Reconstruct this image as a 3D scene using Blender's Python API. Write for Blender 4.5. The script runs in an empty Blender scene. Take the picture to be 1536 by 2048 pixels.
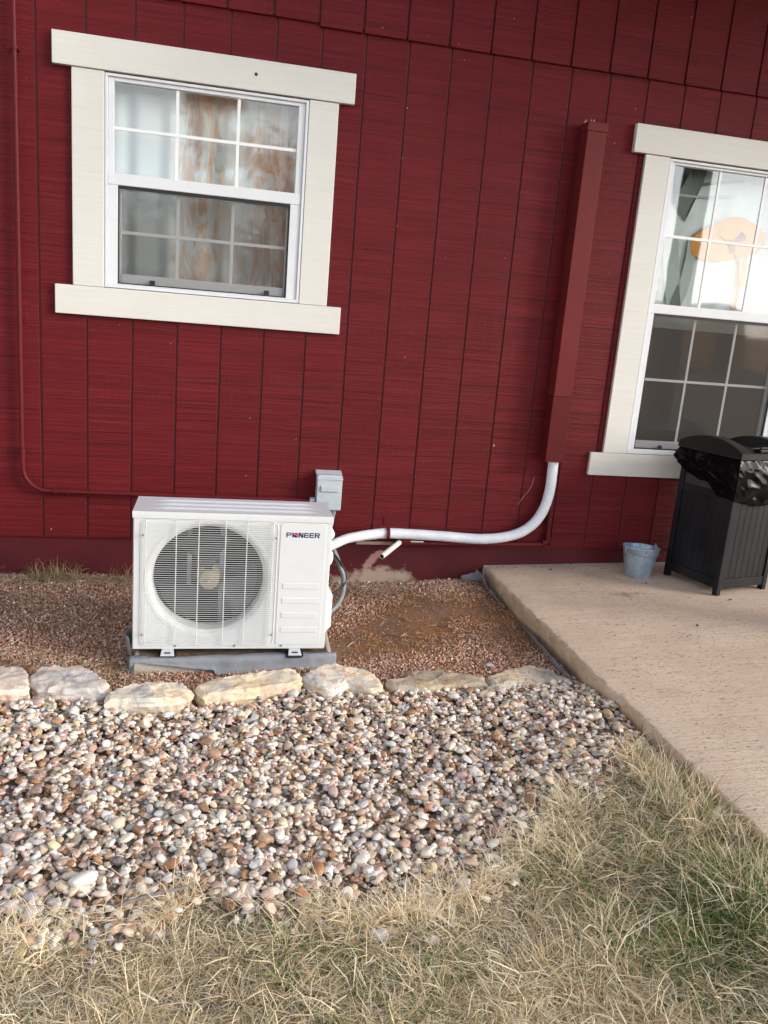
import bpy, bmesh, math, random
import numpy as np
from mathutils import Matrix, Vector, noise as mn
R = math.radians
rng = np.random.default_rng(7)
random.seed(7)
sc = bpy.context.scene
col = sc.collection

# ------------------------------------------------------------------ camera
cd = bpy.data.cameras.new('camera')
cam = bpy.data.objects.new('camera', cd); col.objects.link(cam)
cam.matrix_world = Matrix(((0.976068, -0.029677, -0.215429, 0.7638), (-0.202104, 0.241907, -0.949018, -4.0621),
                           (0.080278, 0.969846, 0.23012, 1.4233), (0, 0, 0, 1)))
cd.sensor_fit = 'VERTICAL'; cd.sensor_height = 36; cd.sensor_width = 27; cd.lens = 1623.8 / 2048 * 36
cd.clip_start = 0.05; cd.clip_end = 2000
sc.camera = cam

# ------------------------------------------------------------------ light
SUN_EL, SUN_AZ = 22, 118            # azimuth clockwise from +Y: low sun behind the camera to the right
world = bpy.data.worlds.new('World'); sc.world = world; world.use_nodes = True
wn = world.node_tree; wn.nodes.clear()
def WN(t, **k):
    n = wn.nodes.new(t)
    for a, b in k.items(): setattr(n, a, b)
    return n
sky = WN('ShaderNodeTexSky', sky_type='NISHITA', sun_disc=False, sun_elevation=R(SUN_EL), sun_rotation=R(SUN_AZ),
         altitude=200, air_density=1.0, dust_density=1.0, ozone_density=1.0)
tc = WN('ShaderNodeTexCoord'); mp = WN('ShaderNodeMapping'); mp.inputs['Scale'].default_value = (1, 1, 2.6)
nz = WN('ShaderNodeTexNoise'); nz.inputs['Scale'].default_value = 2.2; nz.inputs['Detail'].default_value = 7; nz.inputs['Roughness'].default_value = .55
rp = WN('ShaderNodeValToRGB'); rp.color_ramp.elements[0].position = .34; rp.color_ramp.elements[1].position = .6
hs = WN('ShaderNodeRGBToBW'); mul = WN('ShaderNodeMixRGB', blend_type='MULTIPLY'); mul.inputs[0].default_value = 1
mul.inputs[2].default_value = (1.35, 1.32, 1.32, 1)
mx = WN('ShaderNodeMixRGB'); bg = WN('ShaderNodeBackground'); bg.inputs['Strength'].default_value = .15
wo = WN('ShaderNodeOutputWorld')
L = wn.links.new
L(tc.outputs['Generated'], mp.inputs[0]); L(mp.outputs[0], nz.inputs['Vector']); L(nz.outputs['Fac'], rp.inputs[0])
L(sky.outputs[0], hs.inputs[0]); L(hs.outputs[0], mul.inputs[1]); L(rp.outputs[0], mx.inputs[0])
L(sky.outputs[0], mx.inputs[1]); L(mul.outputs[0], mx.inputs[2]); L(mx.outputs[0], bg.inputs['Color']); L(bg.outputs[0], wo.inputs[0])
sd = bpy.data.lights.new('sun', 'SUN'); sd.energy = 1.0; sd.angle = R(18); sd.color = (1, .90, .78)
sun = bpy.data.objects.new('sun', sd); col.objects.link(sun)
dv = Vector((math.sin(R(SUN_AZ)) * math.cos(R(SUN_EL)), math.cos(R(SUN_AZ)) * math.cos(R(SUN_EL)), math.sin(R(SUN_EL))))
sun.rotation_euler = dv.to_track_quat('Z', 'Y').to_euler(); sun.location = dv * 50
vs = sc.view_settings
sc.display_settings.display_device = 'sRGB'
vs.view_transform = 'Standard'; vs.look = 'None'; vs.gamma = 1; vs.use_curve_mapping = False
vs.exposure = 1.24

# ------------------------------------------------------------------ materials
def new_mat(name):
    m = bpy.data.materials.new(name); m.use_nodes = True
    nt = m.node_tree; nt.nodes.clear()
    return m, nt
class S:
    """small shader writer"""
    def __init__(s, name):
        s.m, s.t = new_mat(name)
        s.out = s.n('ShaderNodeOutputMaterial'); s.tc = s.n('ShaderNodeTexCoord')
    def n(s, t, **k):
        x = s.t.nodes.new(t)
        for a, b in k.items(): setattr(x, a, b)
        return x
    def l(s, a, b): s.t.links.new(a, b)
    def setin(s, sock, v):
        if hasattr(v, 'is_output') or isinstance(v, bpy.types.NodeSocket): s.l(v, sock)
        elif isinstance(v, tuple) and len(v) == 3 and sock.type == 'RGBA': sock.default_value = (*v, 1)
        else: sock.default_value = v
    def map(s, scale=(1, 1, 1), loc=(0, 0, 0), rot=(0, 0, 0), coord='Object'):
        m = s.n('ShaderNodeMapping'); m.inputs['Scale'].default_value = scale; m.inputs['Location'].default_value = loc
        m.inputs['Rotation'].default_value = rot; s.l(s.tc.outputs[coord], m.inputs[0]); return m.outputs[0]
    def wmap(s, scale=(1, 1, 1), rot=(0, 0, 0)):
        g = s.n('ShaderNodeNewGeometry'); m = s.n('ShaderNodeMapping'); m.inputs['Scale'].default_value = scale
        m.inputs['Rotation'].default_value = rot; s.l(g.outputs['Position'], m.inputs[0]); return m.outputs[0]
    def noise(s, vec, scale=5, detail=5, rough=.55, dist=0, out='Fac'):
        n = s.n('ShaderNodeTexNoise'); n.inputs['Scale'].default_value = scale; n.inputs['Detail'].default_value = detail
        n.inputs['Roughness'].default_value = rough; n.inputs['Distortion'].default_value = dist
        if vec is not None: s.l(vec, n.inputs['Vector'])
        return n.outputs[out]
    def voro(s, vec, scale=5, feature='F1', out='Distance', rnd=1):
        n = s.n('ShaderNodeTexVoronoi', feature=feature); n.inputs['Scale'].default_value = scale
        n.inputs['Randomness'].default_value = rnd
        s.l(vec, n.inputs['Vector']); return n.outputs[out]
    def ramp(s, f, stops, interp='LINEAR'):
        r = s.n('ShaderNodeValToRGB'); r.color_ramp.interpolation = interp; e = r.color_ramp.elements
        while len(e) < len(stops): e.new(.5)
        for q, (p, c) in zip(e, stops):
            q.position = p; q.color = (c, c, c, 1) if not isinstance(c, tuple) else (*c, 1)
        s.l(f, r.inputs[0]); return r.outputs[0]
    def mix(s, f, a, b, mode='MIX'):
        n = s.n('ShaderNodeMixRGB', blend_type=mode)
        s.setin(n.inputs[0], f); s.setin(n.inputs[1], a); s.setin(n.inputs[2], b); return n.outputs[0]
    def math(s, op, a, b=0.0, clamp=False):
        n = s.n('ShaderNodeMath', operation=op, use_clamp=clamp)
        s.setin(n.inputs[0], a); s.setin(n.inputs[1], b); return n.outputs[0]
    def bump(s, h, strength=.3, dist=.01, nrm=None):
        n = s.n('ShaderNodeBump'); n.inputs['Strength'].default_value = strength; n.inputs['Distance'].default_value = dist
        s.l(h, n.inputs['Height'])
        if nrm is not None: s.l(nrm, n.inputs['Normal'])
        return n.outputs[0]
    def bsdf(s, color, rough=.6, metal=0, spec=.5, nrm=None, **k):
        b = s.n('ShaderNodeBsdfPrincipled'); s.setin(b.inputs['Base Color'], color); s.setin(b.inputs['Roughness'], rough)
        s.setin(b.inputs['Metallic'], metal); b.inputs['Specular IOR Level'].default_value = spec
        for a, v in k.items(): s.setin(b.inputs[a.replace('_', ' ')], v)
        if nrm is not None: s.l(nrm, b.inputs['Normal'])
        s.l(b.outputs[0], s.out.inputs[0]); s.b = b; return s.m
    def xyz(s, coord='world'):
        q = s.n('ShaderNodeSeparateXYZ')
        if coord == 'world': g = s.n('ShaderNodeNewGeometry'); s.l(g.outputs['Position'], q.inputs[0])
        else: s.l(s.tc.outputs['Object'], q.inputs[0])
        return q.outputs
def plain(name, c, rough=.5, metal=0, spec=.5, var=.12, scale=18, bump=.0, **k):
    s = S(name); v = s.wmap((1, 1, 1)); n = s.noise(v, scale, 5)
    cc = s.mix(s.ramp(n, [(.3, 0), (.75, 1)]), tuple(x * (1 - var) for x in c), tuple(min(1, x * (1 + var)) for x in c))
    nr = s.bump(s.noise(v, scale * 12, 4), bump, .002) if bump else None
    return s.bsdf(cc, rough, metal, spec, nr, **k)

# rough-sawn siding paint
def siding_mat(name, base, lite, dark, streak=1.0):
    s = S(name); vf = s.wmap((1, 1, 1)); oi = s.n('ShaderNodeObjectInfo')
    warp = s.noise(s.wmap((5, 1, 2)), 1, 2)            # saw marks wander a little along the wall
    def lines(fx, fz, detail, rough):
        g = s.n('ShaderNodeNewGeometry'); q = s.n('ShaderNodeSeparateXYZ'); s.l(g.outputs['Position'], q.inputs[0])
        cb = s.n('ShaderNodeCombineXYZ'); s.l(s.math('MULTIPLY', q.outputs[0], fx), cb.inputs[0])
        s.l(s.math('ADD', s.math('MULTIPLY', q.outputs[2], fz), s.math('MULTIPLY', warp, .45)), cb.inputs[2])
        s.l(s.math('MULTIPLY', oi.outputs['Random'], 1.2), cb.inputs[1]); return s.noise(cb.outputs[0], 1, detail, rough)
    saw = lines(1.4, 60, 6, .7); fine = lines(3.5, 190, 3, .6); wide = lines(.9, 17, 3, .5); cut = lines(1.1, 75, 1, .4)
    speck = s.noise(s.wmap((90, 1, 160)), 1, 3, .7); grain = s.noise(s.wmap((75, 1, 3.5)), 1, 4, .6); where = s.noise(vf, 2.6, 3)
    band = s.noise(s.wmap((1.8, 1, 2.6)), 1, 4, .6)
    h = s.math('ADD', s.math('MULTIPLY', saw, 1.1), s.math('MULTIPLY', fine, .6)); h = s.math('ADD', h, s.math('MULTIPLY', speck, .18))
    h = s.math('ADD', h, s.math('MULTIPLY', s.math('MULTIPLY', grain, s.ramp(where, [(.45, 0), (.6, 1)])), .35))
    c = s.mix(s.ramp(wide, [(.3, 0), (.7, 1)]), tuple(x * .84 for x in base), tuple(x * 1.12 for x in base))
    c = s.mix(s.math('MULTIPLY', s.ramp(saw, [(.48, 0), (.70, .8)]), s.ramp(band, [(.38, .25), (.6, 1)])), c, lite)
    c = s.mix(s.math('MULTIPLY', s.ramp(cut, [(.59, 0), (.67, .75)]), s.ramp(band, [(.35, .35), (.65, 1)])), c, dark)
    c = s.mix(s.ramp(speck, [(.54, 0), (.72, .6)]), c, dark)
    c = s.mix(s.math('MULTIPLY', s.ramp(grain, [(.55, 0), (.72, .45)]), s.ramp(where, [(.54, 0), (.66, 1)])), c, lite)
    c = s.mix(s.ramp(fine, [(.54, 0), (.72, .45)]), c, dark)
    c = s.mix(s.math('MULTIPLY', oi.outputs['Random'], .16), c, tuple(x * .7 for x in base))
    chip = s.noise(vf, 42, 2, .5); wh = s.noise(vf, 3.1, 2)
    cm = s.math('MULTIPLY', s.ramp(chip, [(.765, 0), (.775, 1)]), s.ramp(wh, [(.45, 0), (.5, 1)]))
    c = s.mix(cm, c, (.5, .38, .34))
    return s.bsdf(c, s.ramp(saw, [(.3, .5), (.7, .6)]), 0, .2, s.bump(h, .8, .006))
M = {}
M['siding'] = siding_mat('barn_red_rough_sawn', (.128, .0066, .0098), (.195, .021, .025), (.066, .0034, .0055))
M['siding_back'] = plain('groove_red', (.10, .0065, .010), .6, var=.2)
def foundation_mat():
    s = S('painted_foundation'); v = s.wmap((1, 1, 1)); x, y, z = s.xyz()
    n = s.noise(s.wmap((1, 1, 1.6)), 19, 7, .68); n2 = s.noise(v, 60, 4)
    c = s.mix(s.ramp(s.noise(v, 3, 5), [(.3, 0), (.7, 1)]), (.062, .005, .009), (.10, .009, .013))
    # worn beige patch low down beside the unit, fading to the right
    fx = s.math('MULTIPLY', s.ramp(s.math('SUBTRACT', x, 1.0), [(.36, 0), (.42, 1), (.8, 1), (.93, 0)]), 1)
    low = s.math('SUBTRACT', .155, z); low = s.math('MULTIPLY', low, 7.0)
    m1 = s.ramp(s.math('ADD', s.math('MULTIPLY', s.math('MULTIPLY', low, fx), s.ramp(s.noise(s.wmap((1, 1, 1)), 5, 3), [(.35, .25), (.62, 1.1)])), s.math('MULTIPLY', n, .95)), [(.62, 0), (.86, .9)])
    # diagonal scrape under the drain stub
    d = s.math('ABSOLUTE', s.math('SUBTRACT', s.math('SUBTRACT', x, 1.5), s.math('MULTIPLY', z, .85)))
    d = s.math('SUBTRACT', 1.0, s.math('MULTIPLY', d, 14.0), True)
    zz = s.ramp(z, [(.1, 0), (.14, 1), (.215, 1), (.24, 0)])
    m2 = s.ramp(s.math('ADD', s.math('MULTIPLY', s.math('MULTIPLY', d, zz), .7), s.math('MULTIPLY', n, .7)), [(.72, 0), (.85, .75)])
    m3 = s.ramp(n2, [(.70, 0), (.73, .6)])
    c = s.mix(m3, c, (.30, .12, .12)); c = s.mix(m2, c, (.42, .24, .2)); c = s.mix(m1, c, s.mix(n, (.50, .40, .30), (.33, .25, .2)))
    return s.bsdf(c, .7, 0, .3, s.bump(s.math('ADD', n, s.math('MULTIPLY', n2, .5)), .4, .004))
M['foundation'] = foundation_mat()
def trim_mat():
    s = S('cream_trim_paint'); v = s.map((1.5, 30, 45)); g = s.noise(v, 2.2, 7, .6, 1.2)
    c = s.mix(s.ramp(g, [(.35, 0), (.65, 1)]), (.655, .645, .59), (.70, .69, .635))
    c = s.mix(s.ramp(s.noise(s.wmap(), 2.5, 4), [(.4, 0), (.8, .25)]), c, (.56, .53, .47))
    sp = s.noise(s.wmap(), 55, 2); c = s.mix(s.ramp(sp, [(.80, 0), (.82, .7)]), c, (.3, .2, .15))
    return s.bsdf(c, .5, 0, .4, s.bump(g, .35, .002))
M['trim'] = trim_mat()
M['vinyl'] = plain('white_vinyl', (.70, .72, .74), .35, var=.03)
M['vinyl_grey'] = plain('grey_vinyl', (.46, .48, .49), .4, var=.05)
M['muntin'] = plain('white_grille_bar', (.82, .84, .84), .35, var=.02)
M['black_rubber'] = plain('black_rubber', (.012, .012, .013), .6)
M['ac_white'] = plain('white_powder_coat', (.64, .66, .655), .42, var=.02, bump=.03)
M['ac_top'] = plain('white_lid_sky_tint', (.58, .585, .62), .36, var=.03)  # white lid with lavender sky light mixed into its colour
M['ac_wire'] = plain('coated_wire', (.66, .68, .665), .4, var=.02)
M['screw'] = plain('zinc_screw', (.45, .45, .43), .35, .8)
M['galv_foot'] = plain('galvanised_foot', (.62, .64, .66), .4, .35, var=.1)
M['coil'] = plain('dark_coil', (.012, .012, .015), .7)
M['fan'] = plain('grey_fan_plastic', (.03, .032, .036), .45)
M['motor'] = plain('aged_motor_housing', (.30, .26, .17), .5, .2)
M['bracket'] = plain('zinc_bracket', (.36, .38, .42), .4, .6)
M['navy'] = plain('navy_print', (.012, .012, .09), .4)
M['logo_red'] = plain('red_print', (.62, .02, .03), .4)
M['red_metal'] = plain('red_painted_metal', (.10, .0085, .011), .5, spec=.18, var=.1, scale=5, bump=.02)
M['red_metal_lite'] = plain('faded_red_metal', (.135, .016, .016), .5, spec=.18, var=.14, scale=4, bump=.02)
M['red_pipe'] = plain('red_painted_pipe', (.105, .009, .012), .5, spec=.2, var=.15)
M['chip_beige'] = plain('bare_foam', (.42, .33, .25), .8, bump=.3)
def hose_mat():
    s = S('white_wrap_tape'); v = s.wmap((1, 1, 1)); n = s.noise(v, 9, 6)
    c = s.mix(s.ramp(n, [(.3, 0), (.7, 1)]), (.62, .66, .72), (.76, .79, .82))
    c = s.mix(s.ramp(s.noise(v, 70, 3), [(.66, 0), (.72, .5)]), c, (.45, .47, .52))
    return s.bsdf(c, .45, 0, .4, s.bump(s.noise(v, 40, 5), .5, .004))
M['hose'] = hose_mat()
M['pvc'] = plain('white_pvc', (.72, .70, .64), .35, var=.06)
M['pvc_in'] = plain('pipe_inside', (.06, .055, .05), .8)
M['grey_box'] = plain('grey_enclosure', (.52, .58, .62), .42, .15, var=.06)
M['grey_flex'] = plain('grey_flex_conduit', (.22, .25, .26), .5)
def galv():
    s = S('galvanised_steel'); v = s.map((1, 1, 1)); n = s.noise(v, 14, 6); p = s.voro(v, 60, out='Color')
    pb = s.n('ShaderNodeRGBToBW'); s.l(p, pb.inputs[0])
    c = s.mix(s.ramp(n, [(.3, 0), (.7, 1)]), (.26, .35, .45), (.42, .52, .64))
    c = s.mix(s.math('MULTIPLY', pb.outputs[0], .25), c, (.52, .62, .74))
    c = s.mix(s.ramp(s.noise(v, 90, 4), [(.62, 0), (.68, .8)]), c, (.13, .14, .15))
    return s.bsdf(c, s.ramp(n, [(.3, .32), (.7, .55)]), .55, .5, s.bump(n, .25, .003))
M['galv'] = galv()
def black_resin():
    s = S('black_resin'); v = s.map((40, 40, 1.3)); g = s.noise(v, 2, 6, .6); b = s.noise(s.wmap(), 5, 5)
    c = s.mix(s.ramp(b, [(.35, 0), (.75, 1)]), (.006, .006, .008), (.018, .018, .021))
    c = s.mix(s.ramp(s.noise(s.wmap(), 24, 6, .7), [(.6, 0), (.75, .3)]), c, (.05, .05, .055))
    return s.bsdf(c, .55, 0, .2, s.bump(g, .35, .003))
M['resin'] = black_resin()
M['resin_lid'] = plain('black_lid_resin', (.010, .0095, .0095), .5, spec=.25, var=.3, bump=.08)
def wicker():
    s = S('woven_resin'); v = s.map((1, 1, 1))
    p = s.voro(v, 48, rnd=.35); c = s.mix(s.ramp(p, [(.12, 0), (.2, 1)]), (.002, .002, .002), (.03, .028, .027))
    return s.bsdf(c, .5, 0, .4, s.bump(p, .6, .004))
M['wicker'] = wicker()
def bag():
    s = S('black_plastic_film'); v = s.map((1, 1, 1)); n = s.noise(v, 6, 2, .5, 1.0)
    return s.bsdf((.003, .003, .004), .2, 0, .09, s.bump(n, .1, .006))
M['bag'] = bag()
def limestone():
    s = S('cream_limestone'); v = s.map((1, 1, 1)); oi = s.n('ShaderNodeObjectInfo')
    a = s.n('ShaderNodeVectorMath', operation='ADD'); s.l(v, a.inputs[0])
    cb = s.n('ShaderNodeCombineXYZ'); s.l(s.math('MULTIPLY', oi.outputs['Random'], 40.0), cb.inputs[0]); s.l(cb.outputs[0], a.inputs[1]); v = a.outputs[0]
    n1 = s.noise(v, 5, 7, .6, .6); n2 = s.noise(v, 16, 6, .65); n3 = s.noise(v, 70, 5, .7)
    c = s.mix(s.ramp(n1, [(.36, 0), (.62, 1)]), (.62, .60, .57), (.74, .65, .50))
    c = s.mix(s.ramp(n2, [(.52, 0), (.66, .85)]), c, (.50, .29, .15))
    c = s.mix(s.ramp(s.noise(v, 4.4, 5, .6), [(.54, 0), (.66, .8)]), c, (.36, .37, .41))
    c = s.mix(s.ramp(n3, [(.64, 0), (.72, .6)]), c, (.34, .25, .17))
    tint = s.n('ShaderNodeMixRGB', blend_type='MULTIPLY'); tint.inputs[0].default_value = 1
    s.l(c, tint.inputs[1]); s.l(oi.outputs['Color'], tint.inputs[2])
    h = s.math('ADD', n2, s.math('MULTIPLY', n3, .4))
    return s.bsdf(tint.outputs[0], .75, 0, .3, s.bump(h, .9, .010))
M['lime'] = limestone()
def pebble_mat(attr):
    s = S('river_pebble_' + ('mass' if attr else 'single'))
    if attr:
        a = s.n('ShaderNodeAttribute', attribute_name='Col'); base = a.outputs['Color']; v = s.wmap()
    else:
        oi = s.n('ShaderNodeObjectInfo'); base = oi.outputs['Color']; v = s.wmap()
    n = s.noise(v, 90, 5, .65, .8); vein = s.noise(s.wmap((1, 1, 1)), 45, 3, .5, 2)
    c = s.mix(s.ramp(n, [(.35, .35), (.65, 0)]), base, s.mix(.5, base, (.16, .10, .07)))
    c = s.mix(s.ramp(vein, [(.60, 0), (.68, .4)]), c, (.6, .56, .52))
    return s.bsdf(c, s.ramp(n, [(.3, .4), (.7, .65)]), 0, .4, s.bump(n, .25, .002))
M['pebA'] = pebble_mat(True); M['pebB'] = pebble_mat(False)
def attr_mat(name, rough=.8, trans=0, bump=0):
    s = S(name); a = s.n('ShaderNodeAttribute', attribute_name='Col')
    if not trans: return s.bsdf(a.outputs['Color'], rough, 0, .25)
    d = s.n('ShaderNodeBsdfDiffuse'); t = s.n('ShaderNodeBsdfTranslucent'); m = s.n('ShaderNodeMixShader')
    s.l(a.outputs['Color'], d.inputs[0]); s.l(a.outputs['Color'], t.inputs[0]); m.inputs[0].default_value = trans
    s.l(d.outputs[0], m.inputs[1]); s.l(t.outputs[0], m.inputs[2]); s.l(m.outputs[0], s.out.inputs[0]); return s.m
M['chips'] = attr_mat('granite_chip'); M['grass'] = attr_mat('dry_grass', trans=.25); M['leaf'] = attr_mat('tree_leaf', trans=.5)
def granite_bed():
    s = S('decomposed_granite'); v = s.wmap(); n = s.noise(v, 160, 4, .7); b = s.noise(v, 3.2, 5, .6)
    c = s.mix(s.ramp(n, [(.35, 0), (.65, 1)]), (.14, .075, .05), (.36, .22, .16))
    c = s.mix(s.ramp(b, [(.42, 0), (.62, .8)]), c, (.33, .16, .06))
    return s.bsdf(c, .9, 0, .2, s.bump(n, .8, .006))
M['granite'] = granite_bed()
def soil():
    s = S('thatch_and_soil'); v = s.wmap(); n = s.noise(v, 50, 6, .7); b = s.noise(v, 1.3, 6, .6)
    c = s.mix(s.ramp(n, [(.35, 0), (.68, 1)]), (.07, .05, .032), (.32, .255, .16))
    c = s.mix(s.ramp(b, [(.5, 0), (.7, .5)]), c, (.13, .11, .06))
    return s.bsdf(c, .95, 0, .2, s.bump(n, .8, .01))
M['soil'] = soil()
M['gravel_floor'] = plain('gritty_gravel_floor', (.20, .16, .12), .9, var=.6, scale=60, bump=.6)
def concrete(name, a, b, broom=True):
    s = S(name); v = s.wmap(); br = s.noise(s.wmap((2.2, 70, 2.2)), 1.5, 5, .65); n = s.noise(v, 4, 6, .6); f = s.noise(v, 130, 5, .7)
    c = s.mix(s.ramp(n, [(.3, 0), (.7, 1)]), a, b)
    c = s.mix(s.ramp(f, [(.3, .35), (.65, 0)]), c, tuple(x * .5 for x in a))
    h = s.math('ADD', s.math('MULTIPLY', f, .4), s.math('MULTIPLY', br, .9 if broom else .1))
    if broom:
        pit = s.noise(s.wmap((26, 66, 14)), 2.4, 5, .65, .8)
        pm = s.ramp(pit, [(.60, 0), (.64, 1)]); lightp = s.ramp(s.noise(s.wmap((16, 60, 16), (0, 0, .02)), 2, 4), [(.66, 0), (.72, 1)])
        c = s.mix(s.math('MULTIPLY', lightp, .6), c, (.55, .46, .38)); c = s.mix(s.math('MULTIPLY', pm, s.ramp(s.noise(v, 5, 4), [(.35, .15), (.65, .85)])), c, (.13, .075, .06))
        c = s.mix(s.ramp(br, [(.35, .3), (.6, 0)]), c, tuple(x * .62 for x in a))
        h = s.math('SUBTRACT', h, s.math('MULTIPLY', pm, .9))
        # orange bleed and moss low on the rough side face, an old grey spot on top
        x, y, z = s.xyz(); g = s.n('ShaderNodeNewGeometry'); q = s.n('ShaderNodeSeparateXYZ'); s.l(g.outputs['True Normal'], q.inputs[0])
        side = s.ramp(s.math('MULTIPLY', q.outputs[0], -1.0), [(.4, 0), (.7, 1)])
        c = s.mix(s.math('MULTIPLY', side, s.ramp(s.noise(v, 7, 5), [(.4, .2), (.6, .9)])), c, s.mix(s.noise(v, 30, 4), (.42, .26, .13), (.60, .46, .31)))
        dx = s.math('MULTIPLY', s.math('SUBTRACT', x, 2.87), 6.5); dy = s.math('MULTIPLY', s.math('ADD', y, .50), 13.0)
        rr = s.math('ADD', s.math('MULTIPLY', dx, dx), s.math('MULTIPLY', dy, dy)); rr = s.math('ADD', rr, s.math('MULTIPLY', s.noise(v, 22, 5), 1.2))
        c = s.mix(s.ramp(rr, [(.5, .62), (1.0, 0)]), c, (.09, .085, .085))
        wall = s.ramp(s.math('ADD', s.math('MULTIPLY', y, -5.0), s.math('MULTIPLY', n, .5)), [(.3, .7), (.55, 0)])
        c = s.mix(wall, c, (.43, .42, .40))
    return s.bsdf(c, .85, 0, .25, s.bump(h, .8, .007))
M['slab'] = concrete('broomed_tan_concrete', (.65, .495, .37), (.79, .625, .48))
M['pad'] = concrete('grey_concrete', (.46, .43, .36), (.58, .54, .45), False)
M['dirty_pad'] = plain('dirt_covered_pad', (.13, .085, .045), .9, var=.5, scale=30, bump=.5)
def fabric():
    s = S('grey_weed_fabric'); v = s.wmap(); n = s.noise(v, 12, 5)
    c = s.mix(s.ramp(n, [(.3, 0), (.7, 1)]), (.17, .18, .20), (.26, .275, .30))
    return s.bsdf(c, .55, 0, .35, s.bump(s.noise(v, 30, 5), .35, .006))
M['fabric'] = fabric()
M['curtain'] = plain('white_curtain', (.78, .80, .82), .9, var=.05, bump=.1)
def painted_reflection_curtain():  # peach reflections of sunlit trees in the glass, painted into the cloth colour
    s = S('white_curtain_painted_reflections'); x, y, z = s.xyz()
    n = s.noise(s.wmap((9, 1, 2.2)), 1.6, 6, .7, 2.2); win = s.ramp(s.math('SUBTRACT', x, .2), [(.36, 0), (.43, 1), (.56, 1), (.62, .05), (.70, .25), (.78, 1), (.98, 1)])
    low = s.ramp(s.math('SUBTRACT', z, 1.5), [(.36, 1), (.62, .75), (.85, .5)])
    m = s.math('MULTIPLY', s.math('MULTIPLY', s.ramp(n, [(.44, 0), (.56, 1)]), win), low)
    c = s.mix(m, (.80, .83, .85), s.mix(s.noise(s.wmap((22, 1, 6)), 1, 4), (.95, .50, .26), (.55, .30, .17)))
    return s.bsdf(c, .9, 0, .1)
M['painted_reflection_curtain'] = painted_reflection_curtain()
M['print_grey'] = plain('grey_leaf_print', (.20, .21, .20), .9)
M['print_pale'] = plain('pale_leaf_print', (.52, .56, .55), .9)
M['print_orange'] = plain('orange_flower_print', (.85, .36, .07), .9, var=.15, scale=14)
M['print_dark'] = plain('flower_centre_print', (.42, .12, .06), .9)
M['room'] = plain('dim_room', (.20, .18, .16), .9)
M['wood'] = plain('weathered_wood', (.17, .14, .115), .8, var=.3)
M['soffit'] = plain('soffit_paint', (.16, .02, .02), .7)
M['roofing'] = plain('roof_shingle', (.08, .08, .08), .9, var=.3, bump=.4)
M['bark'] = plain('bark', (.09, .07, .055), .95, var=.3, bump=.6)
M['twig'] = plain('grey_twig', (.20, .18, .17), .8, var=.3, scale=80)
M['dead_leaf'] = plain('dead_leaf', (.055, .03, .018), .8, var=.4)
M['field'] = plain('sunset_orange_field', (.75, .42, .15), .95, var=.3, scale=.05)  # sunset orange put into the field colour
M['shed'] = plain('sunset_orange_wall', (.9, .48, .18), .8, var=.15, scale=1)  # sunset glow put into the wall colour
def glass():
    s = S('window_glass'); t = s.n('ShaderNodeBsdfTransparent'); g = s.n('ShaderNodeBsdfGlossy'); g.inputs['Roughness'].default_value = .035
    t.inputs[0].default_value = (.93, .96, .95, 1)
    f = s.n('ShaderNodeFresnel'); f.inputs[0].default_value = 1.9; m = s.n('ShaderNodeMixShader')
    nr = s.bump(s.noise(s.wmap(), 2.3, 2), .06, .02); s.l(nr, g.inputs['Normal'])
    fac = s.math('ADD', s.math('MULTIPLY', f.outputs[0], 1.45), .05, True)
    gm = s.n('ShaderNodeNewGeometry'); fac = s.math('MULTIPLY', fac, s.math('SUBTRACT', 1.0, gm.outputs['Backfacing']))
    s.l(fac, m.inputs[0]); s.l(t.outputs[0], m.inputs[1]); s.l(g.outputs[0], m.inputs[2]); s.l(m.outputs[0], s.out.inputs[0]); return s.m
M['glass'] = glass()
def screen():
    s = S('insect_screen'); t = s.n('ShaderNodeBsdfTransparent'); d = s.n('ShaderNodeBsdfDiffuse'); d.inputs[0].default_value = (.13, .12, .11, 1)
    m = s.n('ShaderNodeMixShader'); m.inputs[0].default_value = .24
    s.l(t.outputs[0], m.inputs[1]); s.l(d.outputs[0], m.inputs[2]); s.l(m.outputs[0], s.out.inputs[0]); return s.m
M['screen'] = screen()

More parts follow.
